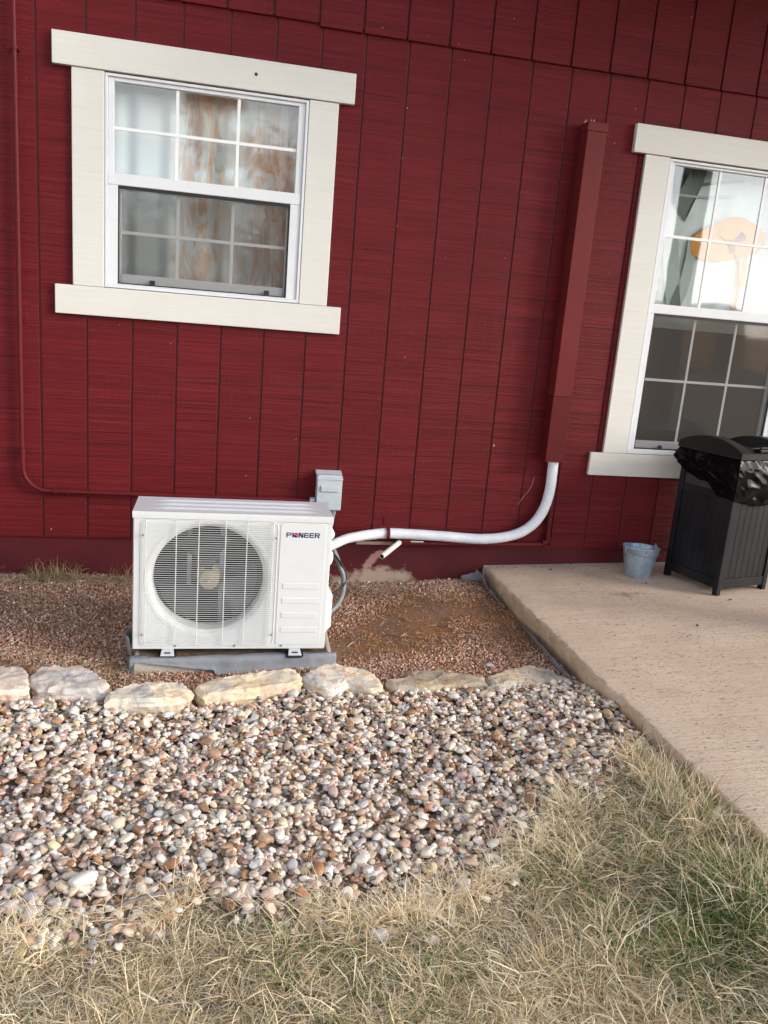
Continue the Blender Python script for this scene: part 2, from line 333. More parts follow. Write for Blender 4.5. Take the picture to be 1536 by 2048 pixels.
# ------------------------------------------------------------------ mesh helpers
class MB:
    def __init__(s): s.v = []; s.f = []
    def add(s, vs, fs):
        o = len(s.v); s.v += [tuple(map(float, v)) for v in vs]; s.f += [tuple(o + i for i in f) for f in fs]; return s
    def box(s, x0, x1, y0, y1, z0, z1):
        return s.add([(x0, y0, z0), (x1, y0, z0), (x1, y1, z0), (x0, y1, z0), (x0, y0, z1), (x1, y0, z1), (x1, y1, z1), (x0, y1, z1)],
                     [(0, 3, 2, 1), (4, 5, 6, 7), (0, 1, 5, 4), (1, 2, 6, 5), (2, 3, 7, 6), (3, 0, 4, 7)])
    def prism_xz(s, poly, y0, y1):
        n = len(poly)
        return s.add([(x, y0, z) for x, z in poly] + [(x, y1, z) for x, z in poly],
                     [tuple(range(n)), tuple(reversed(range(n, 2 * n)))] + [(i, i + n, (i + 1) % n + n, (i + 1) % n) for i in range(n)])
    def prism_xy(s, poly, z0, z1):
        n = len(poly)
        return s.add([(x, y, z0) for x, y in poly] + [(x, y, z1) for x, y in poly],
                     [tuple(reversed(range(n))), tuple(range(n, 2 * n))] + [(i, (i + 1) % n, (i + 1) % n + n, i + n) for i in range(n)])
    def tube(s, pts, r, seg=16, caps=True):
        P = [Vector(p) for p in pts]; rs = r if isinstance(r, (list, tuple)) else [r] * len(P)
        up = Vector((0, 0, 1)); V = []; F = []; prev = None
        for i, p in enumerate(P):
            t = (P[min(i + 1, len(P) - 1)] - P[max(i - 1, 0)]).normalized()
            if prev is None:
                a = t.cross(up)
                if a.length < 1e-3: a = t.cross(Vector((1, 0, 0)))
                a.normalize()
            else: a = (prev - t * prev.dot(t)).normalized()
            prev = a; b = t.cross(a)
            for k in range(seg):
                q = 2 * math.pi * k / seg; V.append(p + (a * math.cos(q) + b * math.sin(q)) * rs[i])
        for i in range(len(P) - 1):
            for k in range(seg): F.append((i * seg + k, i * seg + (k + 1) % seg, (i + 1) * seg + (k + 1) % seg, (i + 1) * seg + k))
        if caps: F += [tuple(reversed(range(seg))), tuple(range((len(P) - 1) * seg, len(P) * seg))]
        return s.add(V, F)
    def lathe(s, prof, seg=32, axis='z', c=(0, 0, 0)):
        V = []; F = []
        for r, h in prof:
            for k in range(seg):
                q = 2 * math.pi * k / seg; a, b = r * math.cos(q), r * math.sin(q)
                V.append((c[0] + a, c[1] + b, c[2] + h) if axis == 'z' else (c[0] + a, c[1] + h, c[2] + b))
        for i in range(len(prof) - 1):
            for k in range(seg): F.append((i * seg + k, i * seg + (k + 1) % seg, (i + 1) * seg + (k + 1) % seg, (i + 1) * seg + k))
        return s.add(V, F)
    def build(s, name, mat, parent=None, smooth=False, bevel=0, seg=2, angle=35):
        me = bpy.data.meshes.new(name); me.from_pydata(s.v, [], s.f); me.update()
        return link(name, me, mat, parent, smooth, bevel, seg, angle)
def link(name, me, mat, parent=None, smooth=False, bevel=0, seg=2, angle=35):
    bm = bmesh.new(); bm.from_mesh(me); bmesh.ops.recalc_face_normals(bm, faces=bm.faces); bm.to_mesh(me); bm.free()
    if mat is not None: me.materials.append(M[mat] if isinstance(mat, str) else mat)
    if smooth:
        me.polygons.foreach_set('use_smooth', [True] * len(me.polygons))
        me.set_sharp_from_angle(angle=R(angle))
    o = bpy.data.objects.new(name, me); col.objects.link(o)
    if parent is not None: o.parent = parent
    if bevel:
        m = o.modifiers.new('bevel', 'BEVEL'); m.width = bevel; m.segments = seg; m.limit_method = 'ANGLE'; m.angle_limit = R(40)
    return o
def fastmesh(name, V, F, mat, parent=None, smooth=True, colors=None):
    """V (n,3) F (m,k) arrays with constant k"""
    V = np.ascontiguousarray(V, np.float32); F = np.ascontiguousarray(F, np.int32); m, k = F.shape
    me = bpy.data.meshes.new(name); me.vertices.add(len(V)); me.vertices.foreach_set('co', V.ravel())
    me.loops.add(m * k); me.loops.foreach_set('vertex_index', F.ravel())
    me.polygons.add(m); me.polygons.foreach_set('loop_start', np.arange(0, m * k, k, dtype=np.int32))
    me.polygons.foreach_set('use_smooth', np.full(m, smooth, bool))
    if colors is not None:
        a = me.attributes.new('Col', 'FLOAT_COLOR', 'POINT'); c = np.ones((len(V), 4), np.float32); c[:, :3] = colors
        a.data.foreach_set('color', c.ravel())
    me.update(calc_edges=True); me.validate()
    me.materials.append(M[mat])
    o = bpy.data.objects.new(name, me); col.objects.link(o)
    if parent is not None: o.parent = parent
    return o
def thing(name, label, cat, loc=(0, 0, 0), rz=0, group=None):
    o = bpy.data.objects.new(name, None); col.objects.link(o); o.location = loc; o.rotation_euler = (0, 0, rz)
    return tag(o, label, cat, group)
def tag(o, label=None, cat=None, group=None, kind=None):
    if label: o['label'] = label
    if cat: o['category'] = cat
    if group: o['group'] = group
    if kind: o['kind'] = kind
    return o
def smooth_path(pts, n=10):
    P = [Vector(p) for p in pts]; P = [P[0] * 2 - P[1]] + P + [P[-1] * 2 - P[-2]]; out = []
    for i in range(1, len(P) - 2):
        for j in range(n):
            t = j / n; a, b, c, d = P[i - 1:i + 3]
            out.append(.5 * ((2 * b) + (c - a) * t + (2 * a - 5 * b + 4 * c - d) * t * t + (3 * b - a - 3 * c + d) * t ** 3))
    return out + [P[-2]]

# ------------------------------------------------------------------ ground height
def sst(a, b, x):
    t = np.clip((x - a) / (b - a), 0, 1); return t * t * (3 - 2 * t)
def H(x, y):
    x = np.asarray(x, float); y = np.asarray(y, float)
    near = sst(-12, -5, y) * sst(14, 6, np.abs(x - 1)) if False else 1.0
    h = .055 * sst(1.25, 2.2, x) * sst(-4.5, -2.5, y) + .04 * sst(-.8, -.05, y) * sst(1.8, .9, x) + .02 * sst(-.7, -.1, y)
    h = h + .045 * sst(1.75, 2.25, x) * sst(-1.3, -1.6, y) * sst(-4.5, -3, y)
    h = h + .012 * np.sin(x * 5.1 + 1) * np.sin(y * 4.3 + .5) * near
    return h
def bed_edge(x):        # where the lawn begins (lower edge of the pebble bed)
    X = [-3, .33, .447, .664, .779, .974, 1.166, 1.387, 1.581, 1.722, 1.818, 2.016, 2.261, 3]
    Y = [-2.41, -2.39, -2.41, -2.37, -2.27, -2.37, -2.42, -2.38, -2.31, -2.19, -2.08, -1.99, -1.82, -1.4]
    return np.interp(x, X, Y)
def sheet(name, xs, ys, dz, mat, noise_amp=0.0, edge=None):
    xs = np.asarray(xs); ys = np.asarray(ys); X, Y = np.meshgrid(xs, ys)
    Z = H(X, Y) + dz
    if noise_amp:
        for i in range(Z.shape[0]):
            for j in range(Z.shape[1]):
                Z[i, j] += noise_amp * mn.fractal(Vector((X[i, j] * 6, Y[i, j] * 6, 1)), 1, 2, 4)
    V = np.stack([X.ravel(), Y.ravel(), Z.ravel()], 1); nx = len(xs)
    i, j = np.meshgrid(np.arange(len(ys) - 1), np.arange(nx - 1), indexing='ij'); a = (i * nx + j).ravel()
    F = np.stack([a, a + 1, a + nx + 1, a + nx], 1)
    return fastmesh(name, V, F, mat, smooth=True)
gx = np.concatenate([[-600, -200, -60, -20, -8], np.linspace(-4, 8, 90), [12, 30, 80, 250, 600]])
gy = np.concatenate([[-600, -200, -60, -25, -12, -8], np.linspace(-6, .05, 60), [3, 10, 60, 300]])
tag(sheet('ground', gx, gy, -.03, 'soil'), 'dry lawn soil', None, None, 'structure')
gb = tag(sheet('granite_bed', np.linspace(-3, 2.262, 110), np.linspace(-1.27, .012, 44), -.004, 'granite', .008), None, None, None, 'structure')
pbed = tag(sheet('gravel_bed', np.linspace(-2.2, 2.255, 60), np.linspace(-2.62, -1.2, 28), -.012, 'gravel_floor'), None, None, None, 'structure')

# ------------------------------------------------------------------ house
house = thing('red_house', 'barn red grooved wood sided house wall with cream trimmed windows', 'house', (0, 0, 0))
U = .2032; GW = .009
W1 = dict(x0=.283, x1=1.176, z0=1.463, z1=2.368); W2 = dict(x0=3.013, x1=3.905, z0=.814, z1=2.333)
wins = [W1, W2]
def cut_rects(x0, x1, z0, z1):
    out = [(x0, x1, z0, z1)]
    for w in wins:
        nxt = []
        for a, b, c, d in out:
            X0, X1, Z0, Z1 = max(a, w['x0']), min(b, w['x1']), max(c, w['z0']), min(d, w['z1'])
            if X0 >= X1 or Z0 >= Z1: nxt.append((a, b, c, d)); continue
            if d > Z1: nxt.append((a, b, Z1, d))
            if c < Z0: nxt.append((a, b, c, Z0))
            if a < X0: nxt.append((a, X0, Z0, Z1))
            if b > X1: nxt.append((X1, b, Z0, Z1))
        out = nxt
    return out
def lap(k): return 2.690 if k < 6 else 2.678
for k in range(-8, 28):
    x0, x1 = k * U + GW / 2, (k + 1) * U - GW / 2
    for a, bb, c, d in cut_rects(x0, x1, .262, lap(k) + .02): MB().box(a, bb, 0, .013, c, d).build('siding_board', 'siding', house, bevel=.0018, seg=1)
for k in range(-8, 28):
    x0, x1 = k * U + GW / 2 - .018, (k + 1) * U - GW / 2 - .018
    MB().box(x0, x1, -.016, -.003, lap(k) - (.0 if k != 6 else .0), 3.6).build('upper_siding_board', 'siding', house, bevel=.0018, seg=1)
b = MB()
for a, bb, c, d in cut_rects(-8 * U, 28 * U, .255, 3.6): b.box(a, bb, .008 if False else .0135, .03, c, d)
b.build('sheathing', 'siding_back', house)
b = MB()
for k in range(-8, 29):
    for a, bb, c, d in cut_rects(k * U - GW / 2 - .001, k * U + GW / 2 + .001, .258, 2.70): b.box(a, bb, .007, .0134, c, d)
b.build('groove_bed', 'siding_back', house)
MB().box(-8 * U, 28 * U, -.0028, -.0002, 2.70, 3.6).build('upper_backing', 'siding_back', house)
b = MB(); nx = 120
V = []; F = []
for i in range(nx + 1):
    x = -1.6 + 7.3 * i / nx
    for j, (y, z) in enumerate([(.016, -.12), (.013, .02), (.014, .1), (.013, .18), (.014, .262)]):
        V.append((x, y + .004 * mn.noise(Vector((x * 4, z * 8, 0))), z))
    if i: 
        for j in range(4): a = (i - 1) * 5 + j; F.append((a, a + 5, a + 6, a + 1))
MB().add(V, F).build('foundation', 'foundation', house, smooth=True)
MB().box(1.55, 1.75, -.004, .012, .258, .276).build('wood_shim', 'chip_beige', house, bevel=.003)
MB().box(-1.63, 5.70, .03, .2, -.1, .25).build('foundation_core', 'siding_back', house)
# shell and dim rooms behind the wall
b = MB().box(-1.63, -1.55, .03, 5, 0, 3.6).box(5.62, 5.70, .03, 5, 0, 3.6).box(-1.63, 5.70, 5, 5.1, 0, 3.6).box(-1.55, 5.62, .2, 5, .1, .2).box(-1.63, 5.7, .031, 5.1, 3.1, 3.6)
b.build('room_shell', 'room', house)
MB().add([(-2.1, -.42, 3.62), (6.2, -.42, 3.62), (6.2, 5.4, 3.62), (-2.1, 5.4, 3.62), (-2.1, -.42, 3.74), (6.2, -.42, 3.74), (6.2, 2.5, 5.0), (-2.1, 2.5, 5.0), (6.2, 5.4, 3.74), (-2.1, 5.4, 3.74)],
    [(0, 3, 2, 1), (0, 1, 5, 4), (4, 5, 6, 7), (7, 6, 8, 9), (2, 3, 9, 8), (1, 2, 8, 6, 5), (3, 0, 4, 7, 9)]).build('roof', 'roofing', house)
MB().add([(2.25, -.016, 3.50), (6.2, -.016, 3.50), (6.2, -1.35, 3.28), (2.25, -1.35, 3.28), (2.25, -.016, 3.60), (6.2, -.016, 3.60), (6.2, -1.35, 3.40), (2.25, -1.35, 3.40)],
    [(0, 1, 2, 3), (7, 6, 5, 4), (0, 4, 5, 1), (1, 5, 6, 2), (2, 6, 7, 3), (3, 7, 4, 0)]).build('porch_roof', 'soffit', house)
for px in (3.93, 5.95):
    MB().box(px - .07, px + .07, -1.30, -1.16, .2, 3.30).build('porch_post', 'wood', house, bevel=.004)

def window(w, hx0, hx1, hz1, sz0, tw, meet, glx0, glx1, glz1, scz0, scx0, scx1, header_y, label):
    x0, x1, z0, z1 = w['x0'], w['x1'], w['z0'], w['z1']
    fr = MB()
    t = .034
    # stepped vinyl frame in four members, butt-jointed
    fr.box(x0 + .002, x0 + .014, -.019, .07, z0 + .002, z1 - .002).box(x1 - .014, x1 - .002, -.019, .07, z0 + .002, z1 - .002)
    fr.box(x0 + .014, x1 - .014, -.019, .07, z1 - .014, z1 - .002).box(x0 + .014, x1 - .014, -.019, .07, z0 + .002, z0 + .018)
    win = fr.build('window', 'vinyl', house, bevel=.002)
    win['label'] = label
    # trims
    MB().box(hx0, hx1, header_y, -.001, z1 + .004, hz1).build('head_trim', 'trim', win, bevel=.003)
    MB().box(hx0, hx1, -.024, -.0015, sz0, z0 - .001).build('sill_trim', 'trim', win, bevel=.003)
    for a, c in ((x0 - tw, x0), (x1, x1 + tw)):
        MB().box(a, c, -.0215, -.001, z0, z1 + .002).build('side_trim', 'trim', win, bevel=.003)
    # upper sash frame
    u = MB(); X0, X1 = x0 + .0145, x1 - .0145; m0, m1 = meet
    u.box(X0, glx0, -.008, .03, m1, z1 - .0145).box(glx1, X1, -.008, .03, m1, z1 - .0145).box(glx0, glx1, -.008, .03, glz1, z1 - .0145)
    u.build('upper_sash', 'vinyl', win, bevel=.002)
    MB().box(X0, X1, -.012, .035, m0, m1).build('meeting_rail', 'vinyl', win, bevel=.003)
    MB().box(glx0, glx1, .008, .010, m1, glz1).build('glass_pane', 'glass', win)
    # lower: jamb strips, dark gasket, grey inner sash, screen in front
    l = MB(); l.box(X0, scx0, -.010, .03, z0 + .0185, m0).box(scx1, X1, -.010, .03, z0 + .0185, m0).box(scx0, scx1, -.010, .03, z0 + .0185, scz0)
    l.build('screen_channel', 'vinyl', win, bevel=.002)
    g = .005; q = MB()
    q.box(scx0, scx0 + g, -.007, .004, scz0, m0).box(scx1 - g, scx1, -.007, .004, scz0, m0).box(scx0 + g, scx1 - g, -.007, .004, m0 - .014, m0).box(scx0 + g, scx1 - g, -.007, .004, scz0, scz0 + g)
    q.build('screen_frame', 'black_rubber', win)
    s0 = scz0 + .045
    i = MB(); i.box(scx0 + g, scx0 + g + .008, .012, .04, scz0 + g, m0 - .014).box(scx1 - g - .008, scx1 - g, .012, .04, scz0 + g, m0 - .014).box(scx0 + .013, scx1 - .013, .010, .042, scz0 + g, s0)
    i.build('lower_sash', 'vinyl', win, bevel=.003)
    MB().box(scx0 + .013, scx1 - .013, .026, .028, s0, m0 - .014).build('glass_pane', 'glass', win)
    MB().box(scx0 + g, scx1 - g, -.003, -.0025, scz0 + g, m0 - .014).build('insect_screen', 'screen', win)
    for fx in (.2, .88):
        xx = scx0 + (scx1 - scx0) * fx
        MB().box(xx - .012, xx + .012, -.010, -.0035, scz0 + .006, scz0 + .026).build('screen_tab', 'black_rubber', win, bevel=.001)
    def bars(a0, a1, b0, b1, y):
        h = (b0 + b1) / 2; r = .007
        for f in (1 / 3, 2 / 3):
            xx = a0 + (a1 - a0) * f; MB().box(xx - r, xx + r, y, y + .004, b0, b1).build('muntin', 'muntin', win, bevel=.0012)
        MB().box(a0, a1, y - .001, y + .005, h - r, h + r).build('muntin', 'muntin', win, bevel=.0012)
    bars(glx0, glx1, m1, glz1,   .0028); bars(scx0 + .013, scx1 - .013, s0, m0 - .014, .0205)
    return win
window(W1, .070, 1.382, 2.502, 1.333, .136, (1.912, 1.962), .322, 1.130, 2.338, 1.485, .340, 1.113, -.030, 'two over three lite window over the outdoor unit')
window(W2, 2.803, 4.115, 2.470, .688, .137, (1.570, 1.619), 3.053, 3.865, 2.307, .842, 3.060, 3.850, -.030, 'taller window behind the black bin')
MB().tube(smooth_path([(2.505, -.0004, .665), (2.49, -.0004, .60), (2.45, -.0004, .54), (2.425, -.0004, .50)], 5), [.0004, .0009, .0013, .0012, .0009, .0011, .0012, .0009, .0006, .0011, .0012, .0012, .0009, .0011, .0006, .0003], 5).build('paint_scratch', 'chip_beige', house)
MB().lathe([(.0001, -.033), (.006, -.032), (.0075, -.030), (.0078, -.0295)], 12, 'y', (.93, 0, 2.44)).build('nail_hole', 'black_rubber', house)

# curtains
def curtain(name, label, x0, x1, z0, z1, y, waves=9, amp=.012):
    n, m = 120, 12; V = []
    for j in range(m + 1):
        for i in range(n + 1):
            x = x0 + (x1 - x0) * i / n; z = z0 + (z1 - z0) * j / m
            V.append((x, y + amp * math.sin(i / n * waves * 6.28 + .6 * math.sin(i * .31) + .15 * math.sin(j * .5)) + .006 * mn.noise(Vector((x * 5, z * 3, 0))), z))
    F = [(j * (n + 1) + i, j * (n + 1) + i + 1, (j + 1) * (n + 1) + i + 1, (j + 1) * (n + 1) + i) for j in range(m) for i in range(n)]
    o = MB().add(V, F).build(name, 'painted_reflection_curtain' if waves == 8 else 'curtain', None, smooth=True); sol = o.modifiers.new('solid', 'SOLIDIFY'); sol.thickness = .001
    return tag(o, label, 'curtain')
cu1 = curtain('curtain', 'white gathered curtain with painted-in peach tree reflections behind the left window glass', .2, 1.25, 1.50, 2.45, .13, 8)
MB().tube([(.15, .13, 2.46), (1.3, .13, 2.46)], .008, 10).build('curtain_rod', 'vinyl', cu1)
st = MB()
for q, (xa, xb, za, zb) in enumerate([(.30, .80, 1.60, 1.66), (.30, .78, 1.52, 1.575), (.82, 1.15, 1.56, 1.64)]):
    st.add([(xa, .22 + .01 * q, za), (xb, .21 + .01 * q, za - .02), (xb, .21 + .01 * q, zb - .02), (xa, .22 + .01 * q, zb), (xa, .235 + .01 * q, za), (xb, .225 + .01 * q, za - .02), (xb, .225 + .01 * q, zb - .02), (xa, .235 + .01 * q, zb)],
        [(0, 1, 2, 3), (7, 6, 5, 4), (0, 4, 5, 1), (1, 5, 6, 2), (2, 6, 7, 3), (3, 7, 4, 0)])
tag(st.build('folded_cloth', 'curtain', None), 'pale folded cloth strips lying behind the lower sash of the left window', 'cloth')
cu2 = curtain('curtain', 'pale curtain printed with an orange flower behind the right window', 2.95, 3.98, 1.50, 2.45, .13, 3, .006)
MB().tube([(2.9, .13, 2.46), (4.05, .13, 2.46)], .008, 10).build('curtain_rod', 'vinyl', cu2)
def pxw(px, py, y=.118):
    # photograph pixel to a point in the curtain's own plane
    r = cam.matrix_world.to_3x3() @ Vector(((px - 768) / 1623.8, -(py - 1024) / 1623.8, -1)); o = cam.matrix_world.translation
    t = (y - o.y) / r.y; return (o.x + r.x * t, o.z + r.z * t)
def cprint(name, pts, mat, y):
    poly = [pxw(a, b, y) for a, b in pts]
    if sum((poly[i][0] * poly[(i + 1) % len(poly)][1] - poly[(i + 1) % len(poly)][0] * poly[i][1]) for i in range(len(poly))) < 0: poly = poly[::-1]
    bm = bmesh.new(); vs_ = [bm.verts.new((a, y, b)) for a, b in poly]; f = bm.faces.new(vs_); bmesh.ops.triangulate(bm, faces=[f])
    me = bpy.data.meshes.new(name); bm.to_mesh(me); bm.free(); return link(name, me, mat, cu2)
z5 = lambda L_: [(1250 + a / 4.878, 240 + b / 4.878) for a, b in L_]
cprint('leaf_print', z5([(485, 440), (810, 480), (770, 600), (700, 720), (620, 880), (580, 1000), (470, 810), (520, 700), (560, 640), (645, 505), (470, 560)]), 'print_grey', .1175)
cprint('leaf_print', z5([(740, 620), (920, 595), (1140, 590), (1175, 610), (1140, 612), (920, 622), (735, 652)]), 'print_grey', .1165)
cprint('leaf_print', z5([(520, 720), (700, 738), (1000, 735), (1115, 748), (1000, 760), (690, 760), (540, 742)]), 'print_pale', .1155)
cprint('leaf_print', z5([(385, 1140), (520, 1150), (525, 1400), (545, 1640), (460, 1800), (400, 1790), (370, 1400)]), 'print_pale', .1145)
cprint('leaf_print', z5([(620, 1160), (690, 1200), (680, 1400), (600, 1700), (545, 1810), (530, 1600), (590, 1350)]), 'print_pale', .1135)
cprint('leaf_print', z5([(525, 1600), (545, 1820), (430, 1810), (470, 1700)]), 'print_grey', .1125)
fl = [(640, 1180), (700, 1110), (800, 1050), (900, 1000), (980, 960), (1080, 945), (1170, 960), (1260, 1010), (1340, 1060), (1370, 1120), (1365, 1220), (1280, 1290), (1180, 1300), (1120, 1340), (1000, 1370), (850, 1375), (730, 1350), (650, 1310)]
cprint('flower_print', z5(fl), 'print_orange', .1115)
cprint('flower_centre', z5([(960, 1180), (900, 1110), (985, 1165), (1060, 1170), (1140, 1085), (1090, 1175), (1180, 1140), (1170, 1180), (1080, 1215), (1075, 1300), (1020, 1310), (1010, 1215)]), 'print_dark', .1105)
cprint('stem_print', z5([(1055, 1310), (1080, 1305), (1110, 1400), (1110, 1480), (1125, 1600), (1085, 1850), (1050, 1850), (1095, 1600), (1090, 1420)]), 'print_dark', .1095)
cprint('stem_print', z5([(1160, 1300), (1200, 1290), (1170, 1560), (1120, 1700), (1130, 1500)]), 'print_orange', .1085)

# ------------------------------------------------------------------ slab
def slabz(x): return .150 + .034 * max(0, x - 2.27)
prof = [(2.292, -.10), (2.284, -.02), (2.278, .03), (2.272, .08), (2.268, .122), (2.2675, .138), (2.269, .1445), (2.2735, .1485), (2.282, .150)]
xs_top = [2.31, 2.36, 2.44, 2.55, 2.7, 2.9, 3.2, 3.6, 4.1, 5, 6.2]
ny = 300; V = []; F = []
rows = prof + [(x, None) for x in xs_top]; K = len(rows)
for i in range(ny + 1):
    y = .012 - 3.2 * i / ny
    for j, (x, z) in enumerate(rows):
        if z is None: zz = slabz(x) + .0015 * mn.fractal(Vector((x * 3, y * 3, 2)), 1, 2, 3); V.append((x, y, zz)); continue
        a = .011 if j > 3 else .008
        n1 = mn.fractal(Vector((y * 9, z * 14, 5)), 1, 2.1, 5); n2 = mn.noise(Vector((y * 2.2, 7, z * 3)))
        bite = .010 * max(0, mn.noise(Vector((y * 21, 4, z * 12))) - .15) * (1 if j > 2 else .4); V.append((x + a * n1 + .008 * n2 + bite * 2, y, z - bite + (.004 * mn.fractal(Vector((y * 12, 3, 9)), 1, 2, 4) if j > 3 else 0)))
    if i:
        for j in range(K - 1): a = (i - 1) * K + j; F.append((a, a + 1, a + 1 + K, a + K))
# front end cap
n0 = len(V); yb = .012 - 3.2
for j, (x, z) in enumerate(rows): V.append((x, yb, -.1))
for j in range(K - 1): F.append((ny * K + j, ny * K + j + 1, n0 + j + 1, n0 + j))
tag(MB().add(V, F).build('concrete_patio', 'slab', None, smooth=True, angle=60), 'tan broom finished concrete patio slab', None, None, 'structure')

# ------------------------------------------------------------------ outdoor unit
AX, AY, AZ = .502, -.938, .080; w, h, d = .760, .565, .246
ac = thing('outdoor_unit', 'white outdoor air conditioner with round fan grille on a fabric covered pad', 'air conditioner', (AX, AY, AZ), R(-.4))
cx, cz, cr = .285, .287, .2165
FH = h - .024          # top of front panel below the lid
angs = sorted(set([2 * math.pi * i / 96 for i in range(96)] + [math.atan2(zz - cz, xx - cx) % (2 * math.pi) for xx in (.0, w) for zz in (.0, FH)]))
V = []; F = []; n = len(angs)
for r_, y_ in ((None, 0.0), (.2385, 0.0), (.232, .003), (.224, .010), (cr, .020), (cr - .001, .060), (cr + .004, .10)):
    for a in angs:
        ca, sa = math.cos(a), math.sin(a)
        if r_ is None:
            t = min([((w - cx) / ca if ca > 1e-9 else (-cx / ca if ca < -1e-9 else 9e9)), ((FH - cz) / sa if sa > 1e-9 else (-cz / sa if sa < -1e-9 else 9e9))])
        else: t = r_
        V.append((cx + ca * t, y_, cz + sa * t))
for k in range(6):
    for i in range(n): F.append((k * n + i, k * n + (i + 1) % n, (k + 1) * n + (i + 1) % n, (k + 1) * n + i))
MB().add(V, F).build('front_panel', 'ac_white', ac, smooth=True, angle=30)
# casing sides with rounded front corners
b = MB(); rc = .010
b.add([(0, 0, 0), (-.004, .006, 0), (-.004, d, 0), (0, 0, FH), (-.004, .006, FH), (-.004, d, FH)], [(0, 3, 4, 1), (1, 4, 5, 2)])
b.add([(w, 0, 0), (w + .004, .006, 0), (w + .004, d, 0), (w, 0, FH), (w + .004, .006, FH), (w + .004, d, FH)], [(0, 1, 4, 3), (1, 2, 5, 4)])
b.add([(-.004, d, 0), (w + .004, d, 0), (w + .004, d, FH), (-.004, d, FH)], [(0, 1, 2, 3)])
b.build('casing', 'ac_white', ac, smooth=True, angle=50)
MB().box(-.002, w + .002, .001, d, -.004, .0).build('base_tray', 'ac_white', ac)
# lid with three pressed ribs
V = []; F = []; NX, NY = 60, 40
def lidz(u, v):
    z = h - .004
    for c in (.25, .50, .75):
        e = min(1, max(0, (u - .06) / .10)) * min(1, max(0, (.95 - u) / .10)); ww = .045 * max(e, .001)
        if abs(v - c) < ww: z += .0065 * math.cos((v - c) / ww * math.pi / 2) ** 1.0 * e
    return z
for j in range(NY + 1):
    for i in range(NX + 1):
        u, v = i / NX, j / NY; V.append((-.006 + (w + .012) * u, -.004 + (d + .008) * v, lidz(u, v)))
for j in range(NY):
    for i in range(NX): a = j * (NX + 1) + i; F.append((a, a + 1, a + NX + 2, a + NX + 1))
MB().add(V, F).build('lid_top', 'ac_top', ac, smooth=True, angle=60)
b = MB(); x0, x1, y0, y1 = -.006, w + .006, -.004, d + .004; zt = h - .004; zb = h - .030
b.add([(x0, y0, zt), (x1, y0, zt), (x1, y1, zt), (x0, y1, zt), (x0 - .001, y0 - .001, zt - .004), (x1 + .001, y0 - .001, zt - .004), (x1 + .001, y1 + .001, zt - .004), (x0 - .001, y1 + .001, zt - .004),
       (x0, y0, zb), (x1, y0, zb), (x1, y1, zb), (x0, y1, zb)],
      [(0, 4, 5, 1), (1, 5, 6, 2), (2, 6, 7, 3), (3, 7, 4, 0), (4, 8, 9, 5), (5, 9, 10, 6), (6, 10, 11, 7), (7, 11, 8, 4)])
b.build('lid_skirt', 'ac_white', ac, smooth=True, angle=30)
# grille surround and wires
def rrect(x0, x1, z0, z1, r, n=6):
    P = []
    for (cx_, cz_, a0) in ((x1 - r, z1 - r, 0), (x0 + r, z1 - r, 90), (x0 + r, z0 + r, 180), (x1 - r, z0 + r, 270)):
        for i in range(n + 1): a = R(a0 + 90 * i / n); P.append((cx_ + r * math.cos(a), cz_ + r * math.sin(a)))
    return P
def loop_ridge(poly, r, y):
    P = [(a, y, b_) for a, b_ in poly]; P.append(P[0]); return MB().tube(P, r, 8, False)
loop_ridge(rrect(.024, .548, .012, .530, .022), .0022, -.0002).build('grille_surround', 'ac_white', ac, smooth=True)
b = MB()
nw = 57
for i in range(nw):
    z = .024 + (.522 - .024) * i / (nw - 1); xa, xb = (.032, .542) if 3 < i < nw - 4 else (.044, .530)
    b.tube([(xa, -.0135, z), (xb, -.0135, z)], .00098, 6)
wg = b.build('wire_grille', 'ac_wire', ac, smooth=True); wg['kind'] = 'stuff'
for x in (.044, .158, .243, .345, .428, .530):
    MB().tube([(x, .000, .018), (x, -.0105, .022), (x, -.0105, .524), (x, .000, .528)], .0019, 8).build('grille_rib', 'ac_wire', ac, smooth=True)
for x, z in ((.034, .470), (.541, .470), (.034, .062), (.541, .062), (.162, .010), (.395, .010), (.585, .010)):
    MB().lathe([(.0001, -.004), (.0035, -.0035), (.0052, -.001), (.0054, .001)], 12, 'y', (x, -.001 if z < .02 else -.0145, z)).build('screw', 'screw', ac, smooth=True)
# pressed concentric ring round the fan opening
for rr in (.246,):
    MB().tube([(cx + rr * math.cos(a), -.0002, cz + rr * math.sin(a)) for a in np.linspace(0, 2 * math.pi, 97)], .0014, 6, False).build('pressed_ring', 'ac_white', ac, smooth=True)
